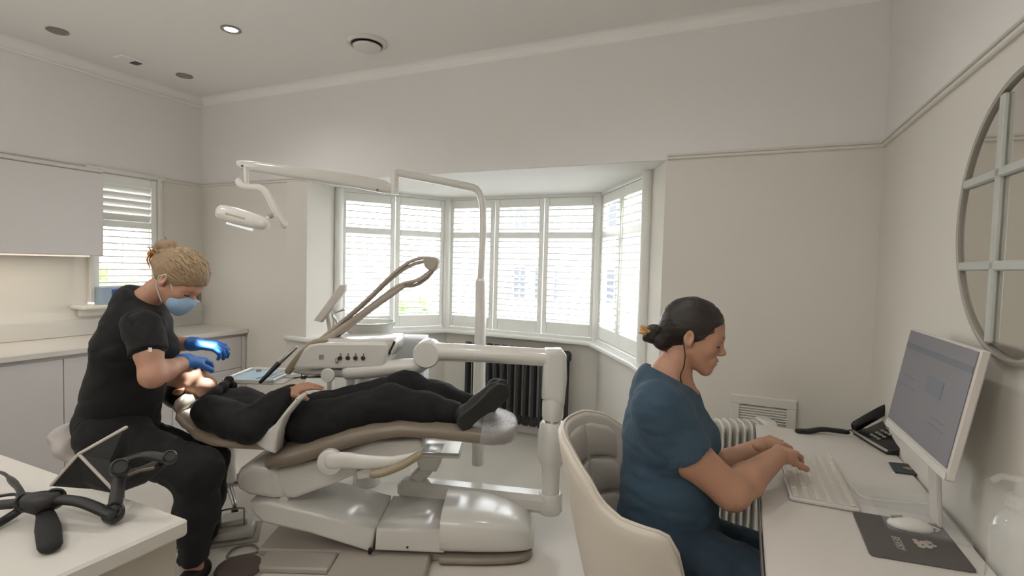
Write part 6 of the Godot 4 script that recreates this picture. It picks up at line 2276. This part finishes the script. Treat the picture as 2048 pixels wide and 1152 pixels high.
func build_right_side():
	# vent in the wall behind the desk
	var z := ZB
	var o := thing("vent_grille", onz(1526, 850, z), "cream louvred vent set low in the wall behind the desk", "vent")
	var a: Vector3 = onz(1462, 790, z); var b: Vector3 = onz(1594, 800, z)
	var x0 := a.x; var x1 := b.x; var y1: float = onz(1526, 793, z).y; var y0 := 0.52
	var sh := Sh.new()
	for q in [[x0, x1, y1 - 0.05, y1], [x0, x1, y0, y0 + 0.05], [x0, x0 + 0.045, y0 + 0.048, y1 - 0.048], [x1 - 0.045, x1, y0 + 0.048, y1 - 0.048]]:
		sh.box(Vector3((q[0] + q[1]) / 2, (q[2] + q[3]) / 2, z + 0.011), Vector3(q[1] - q[0], q[3] - q[2], 0.022), Basis(), 0.004)
	part("frame", sh, M.rail, o)
	sh = Sh.new()
	sh.box(Vector3((x0 + x1) / 2, (y0 + y1) / 2, z + 0.002), Vector3(x1 - x0 - 0.08, y1 - y0 - 0.09, 0.003))
	part("backing", sh, M.midgrey, o)
	var n := 15
	for i in n:
		sh = Sh.new()
		sh.box(Vector3((x0 + x1) / 2, lerpf(y0 + 0.055, y1 - 0.055, (i + 0.5) / n), z + 0.010), Vector3(x1 - x0 - 0.085, 0.004, 0.016), Basis(Vector3.RIGHT, 0.7))
		part("slat", sh, M.rail, o)
	# oil-filled radiator between chair and desk
	var c: Vector3 = at(1455, 860, 2.68); c.y = 0
	o = thing("oil_heater", c, "white oil-filled portable radiator standing behind the desk", "heater")
	for i in 8:
		sh = Sh.new()
		var p := c + RT * (-0.125 + 0.038 * i)
		sh.prism(_rounded(0.14, 0.60, 0.05), Transform3D(Basis(BK, Vector3.UP, -RT), p + Vector3.UP * 0.42 + RT * 0.006), 0.012, 0.003)
		part("fin", sh, M.heater, o)
	for y in [0.17, 0.67]:
		sh = Sh.new()
		sh.tube([c + RT * -0.14 + Vector3.UP * y, c + RT * 0.16 + Vector3.UP * y], 0.024, 10)
		part("tube", sh, M.heater, o)
	sh = Sh.new()
	sh.prism(_rounded(0.15, 0.62, 0.04), Transform3D(Basis(BK, Vector3.UP, -RT), c + Vector3.UP * 0.42 + RT * 0.235), 0.07, 0.012, 2)
	var box := part("control_box", sh, M.heater, o)
	for i in 7:
		sh = Sh.new()
		sh.box(c + RT * 0.20 + BK * 0.076 + Vector3.UP * (0.54 + 0.016 * i), Vector3(0.035, 0.005, 0.003), Basis(RT, Vector3.UP, BK))
		part("vent_slot", sh, M.darkgrey, box)
	for s in [-0.11, 0.15]:
		sh = Sh.new()
		sh.bar(c + RT * s - BK * 0.11 + Vector3.UP * 0.07, c + RT * s + BK * 0.11 + Vector3.UP * 0.07, 0.03, 0.02, Vector3.UP, 0.004)
		for e in [-0.1, 0.1]: sh.lathe([Vector2(0, -0.01), Vector2(0.03, -0.01), Vector2(0.03, 0.01), Vector2(0, 0.01)], facing(c + RT * s + BK * e + Vector3.UP * 0.03, BK), 14)
		part("caster_bar", sh, M.darkgrey, o)
	# round window-pane mirror
	var Xw := Vector3(right_x(0) - right_x(-1), 0, 1).normalized()   # along the wall, towards the camera
	var nrm := Vector3(-Xw.z, 0, Xw.x); if nrm.x > 0: nrm = -nrm
	var cz := -1.655; var cy := 1.655; var R := 0.362
	var mc := Vector3(right_x(cz), cy, cz) + nrm * 0.004
	o = thing("round_mirror", mc - Vector3.UP * R, "large round mirror with a grey frame and window bars on the right wall", "mirror")
	sh = Sh.new()
	var mw := Basis(Xw, nrm, Xw.cross(nrm))
	sh.lathe([Vector2(R - 0.012, 0.002), Vector2(R, 0.0), Vector2(R + 0.005, 0.005), Vector2(R + 0.004, 0.018), Vector2(R - 0.004, 0.021), Vector2(R - 0.011, 0.018), Vector2(R - 0.012, 0.002)], Transform3D(mw, mc), 64)
	part("frame", sh, M.mirrorframe, o)
	sh = Sh.new()
	sh.lathe([Vector2(0, 0.002), Vector2(R - 0.02, 0.002), Vector2(R - 0.02, 0.010), Vector2(0, 0.010)], Transform3D(mw, mc), 64)
	part("glass", sh, M.mirror, o)
	for k in [-1, 1]:
		sh = Sh.new()
		var o2: float = 0.105 * k
		var half := sqrt(R * R - o2 * o2) - 0.02
		sh.bar(mc + Vector3.UP * -half + Xw * o2 + nrm * 0.016, mc + Vector3.UP * half + Xw * o2 + nrm * 0.016, 0.026, 0.014, nrm, 0.004)
		part("bar", sh, M.mirrorbar, o)
		half = sqrt(R * R - 0.122 * 0.122) - 0.02
		sh = Sh.new()
		sh.bar(mc + Vector3.UP * 0.122 * k - Xw * half + nrm * 0.016, mc + Vector3.UP * 0.122 * k + Xw * half + nrm * 0.016, 0.026, 0.014, nrm, 0.004)
		part("bar", sh, M.mirrorbar, o)

func _rounded(w: float, h: float, r: float) -> Array:
	var o := []
	for q in [[1, 1, 0.0], [-1, 1, PI / 2], [-1, -1, PI], [1, -1, PI * 1.5]]:
		for k in 5:
			var a: float = q[2] + PI / 2 * k / 4
			o.append(Vector2(q[0] * (w / 2 - r) + cos(a) * r, q[1] * (h / 2 - r) + sin(a) * r))
	return o

func build_ceiling():
	var spots := [[ony(115, 61, CEIL), false, "dark recessed ceiling spotlight at the far left, nearest the picture's corner"], [ony(369, 151, CEIL), false, "dark recessed ceiling spotlight nearest the corner of the two walls"], [ony(462, 58, CEIL), true, "lit recessed ceiling spotlight, the bright one"], [Vector3(-2.85, CEIL, -0.75), true, "lit ceiling spotlight above the person in black scrubs, out of the picture"], [Vector3(-1.65, CEIL, -1.25), true, "lit ceiling spotlight above the space between cabinet and dental chair"], [Vector3(-0.35, CEIL, 0.3), true, "lit ceiling spotlight behind the camera on the desk side"], [Vector3(-1.6, CEIL, 0.6), true, "lit ceiling spotlight over the near side cabinet"], [Vector3(-0.5, CEIL, -1.8), true, "lit ceiling spotlight above the tub chair"]]
	for s in spots:
		var c: Vector3 = s[0]
		var lab: String = s[2]
		var o := thing("ceiling_spotlight", c - Vector3.UP * 0.02, lab, "ceiling light", "recessed ceiling spotlights")
		var sh := Sh.new()
		sh.lathe([Vector2(0.036, 0.0), Vector2(0.056, 0.0), Vector2(0.058, -0.006), Vector2(0.050, -0.010), Vector2(0.040, -0.006), Vector2(0.036, 0.0)], upright(c), 28)
		part("ring", sh, M.brushed, o)
		sh = Sh.new()
		sh.lathe([Vector2(0, -0.001), Vector2(0.038, -0.001), Vector2(0.038, -0.004), Vector2(0, -0.004)], upright(c), 24)
		part("lens", sh, M.spotglow if s[1] else M.spotoff, o)
		if s[1]:
			var l := SpotLight3D.new()
			l.name = "ceiling_spotlight_beam"
			l.position = c - Vector3.UP * 0.02
			l.rotation.x = -PI / 2
			l.spot_angle = 75
			l.spot_angle_attenuation = 0.7
			l.light_energy = SPOT
			l.light_color = Color(1.0, 0.985, 0.965)
			l.light_size = 0.04
			l.shadow_enabled = true
			add_child(l)
	# two opal pendant globes behind the camera
	for q in [[Vector3(-3.3, 2.2, 0.45), "opal glass pendant globe behind the camera, at the cabinet side"], [Vector3(-0.9, 2.2, 0.45), "opal glass pendant globe behind the camera, at the desk side"]]:
		var o := thing("pendant_light", q[0] + Vector3.UP * (CEIL - q[0].y), q[1], "ceiling light", "pendant globes")
		var sh := Sh.new()
		sh.ball(q[0], Vector3.ONE * 0.11)
		part("globe_shade", sh, M.opal, o)
		sh = Sh.new()
		sh.tube([q[0] + Vector3.UP * 0.10, Vector3(q[0].x, CEIL, q[0].z)], 0.008, 8)
		part("rod", sh, M.steel, o)
		var l := OmniLight3D.new()
		l.name = "pendant_light_lamp"
		l.position = q[0]
		l.light_energy = GLOBE
		l.light_color = Color(1.0, 0.99, 0.975)
		l.light_size = 0.1
		l.omni_range = 12.0
		l.omni_attenuation = 2.0
		l.shadow_enabled = true
		add_child(l)
	# square recessed sensor
	var c: Vector3 = ony(258, 117, CEIL)
	var o := thing("ceiling_sensor", c - Vector3.UP * 0.03, "small white square ceiling fitting with a dark end among the spotlights", "sensor")
	var sh := Sh.new()
	sh.box(c - Vector3.UP * 0.008, Vector3(0.11, 0.016, 0.15), Basis(), 0.004)
	part("housing", sh, M.ceil, o)
	sh = Sh.new()
	sh.box(c + Vector3(0.0, -0.017, -0.045), Vector3(0.07, 0.006, 0.05), Basis(), 0.002)
	part("sensor_window", sh, M.darkgrey, o)
	# round extract valve
	c = ony(734, 84, CEIL)
	o = thing("ceiling_vent", c - Vector3.UP * 0.045, "round white extract vent in the ceiling above the instrument arm", "vent")
	sh = Sh.new()
	sh.lathe([Vector2(0.095, 0.0), Vector2(0.125, 0.0), Vector2(0.127, -0.008), Vector2(0.112, -0.022), Vector2(0.100, -0.020), Vector2(0.095, 0.0)], upright(c), 36)
	part("ring", sh, M.white_gloss, o)
	sh = Sh.new()
	sh.lathe([Vector2(0, -0.001), Vector2(0.10, -0.001), Vector2(0.10, -0.004), Vector2(0, -0.004)], upright(c), 30)
	part("duct", sh, M.darkgrey, o)
	sh = Sh.new()
	sh.lathe([Vector2(0, -0.018), Vector2(0.075, -0.020), Vector2(0.088, -0.030), Vector2(0.080, -0.042), Vector2(0.03, -0.050), Vector2(0, -0.050)], upright(c), 32)
	part("cone", sh, M.white_gloss, o)
	sh = Sh.new()
	sh.tube([c, c - Vector3.UP * 0.025], 0.012, 8)
	part("spindle", sh, M.midgrey, o)

const SKY := 8.8
const EXPO := 1.28
const GLOBE := 0.29
const SPOT := 0.32
const STRIP := 0.14
const LAMP := 4.5
const SCREEN := 0.10
func build_materials():
	var fine := noise_tex(0.05, 256, true, 2.0)
	var rough := noise_tex(0.02, 512, true, 3.0)
	M.wall = mat(Color(0.875, 0.86, 0.825), 0.75, 0.0, fine, 6.0, 0.08)
	M.wallup = mat(Color(0.92, 0.91, 0.90), 0.8, 0.0, fine, 6.0, 0.08)
	M.ceil = mat(Color(0.96, 0.955, 0.945), 0.85)
	M.rail = mat(Color(0.88, 0.865, 0.835), 0.5)
	M.gloss = mat(Color(0.93, 0.93, 0.91), 0.3)
	M.wallgloss = mat(Color(0.88, 0.87, 0.84), 0.45)
	M.shutter = mat(Color(0.95, 0.95, 0.93), 0.35)
	M.floor = mat(Color(0.88, 0.855, 0.82), 0.35, 0.0, fine, 3.0, 0.1)
	M.glass = mat(Color(1, 1, 1, 0.02), 0.0)
	M.glass.transparency = BaseMaterial3D.TRANSPARENCY_ALPHA
	M.ground = mat(Color(0.70, 0.69, 0.67), 0.9)
	M.render = mat(Color(0.93, 0.92, 0.9), 0.9)
	M.roof = mat(Color(0.55, 0.45, 0.42), 0.9)
	M.darkpane = mat(Color(0.28, 0.30, 0.33), 0.2)
	M.bark = mat(Color(0.35, 0.28, 0.22), 0.9)
	M.leaf = mat(Color(0.42, 0.55, 0.30), 0.6)
	M.leaf.backlight_enabled = true
	M.leaf.backlight = Color(0.5, 0.6, 0.3)
	build_more_materials(fine, rough)

func _ready():
	set_camera_and_light()
	build_materials()
	build_room()
	build_windows()
	build_outside()
	build_rest()
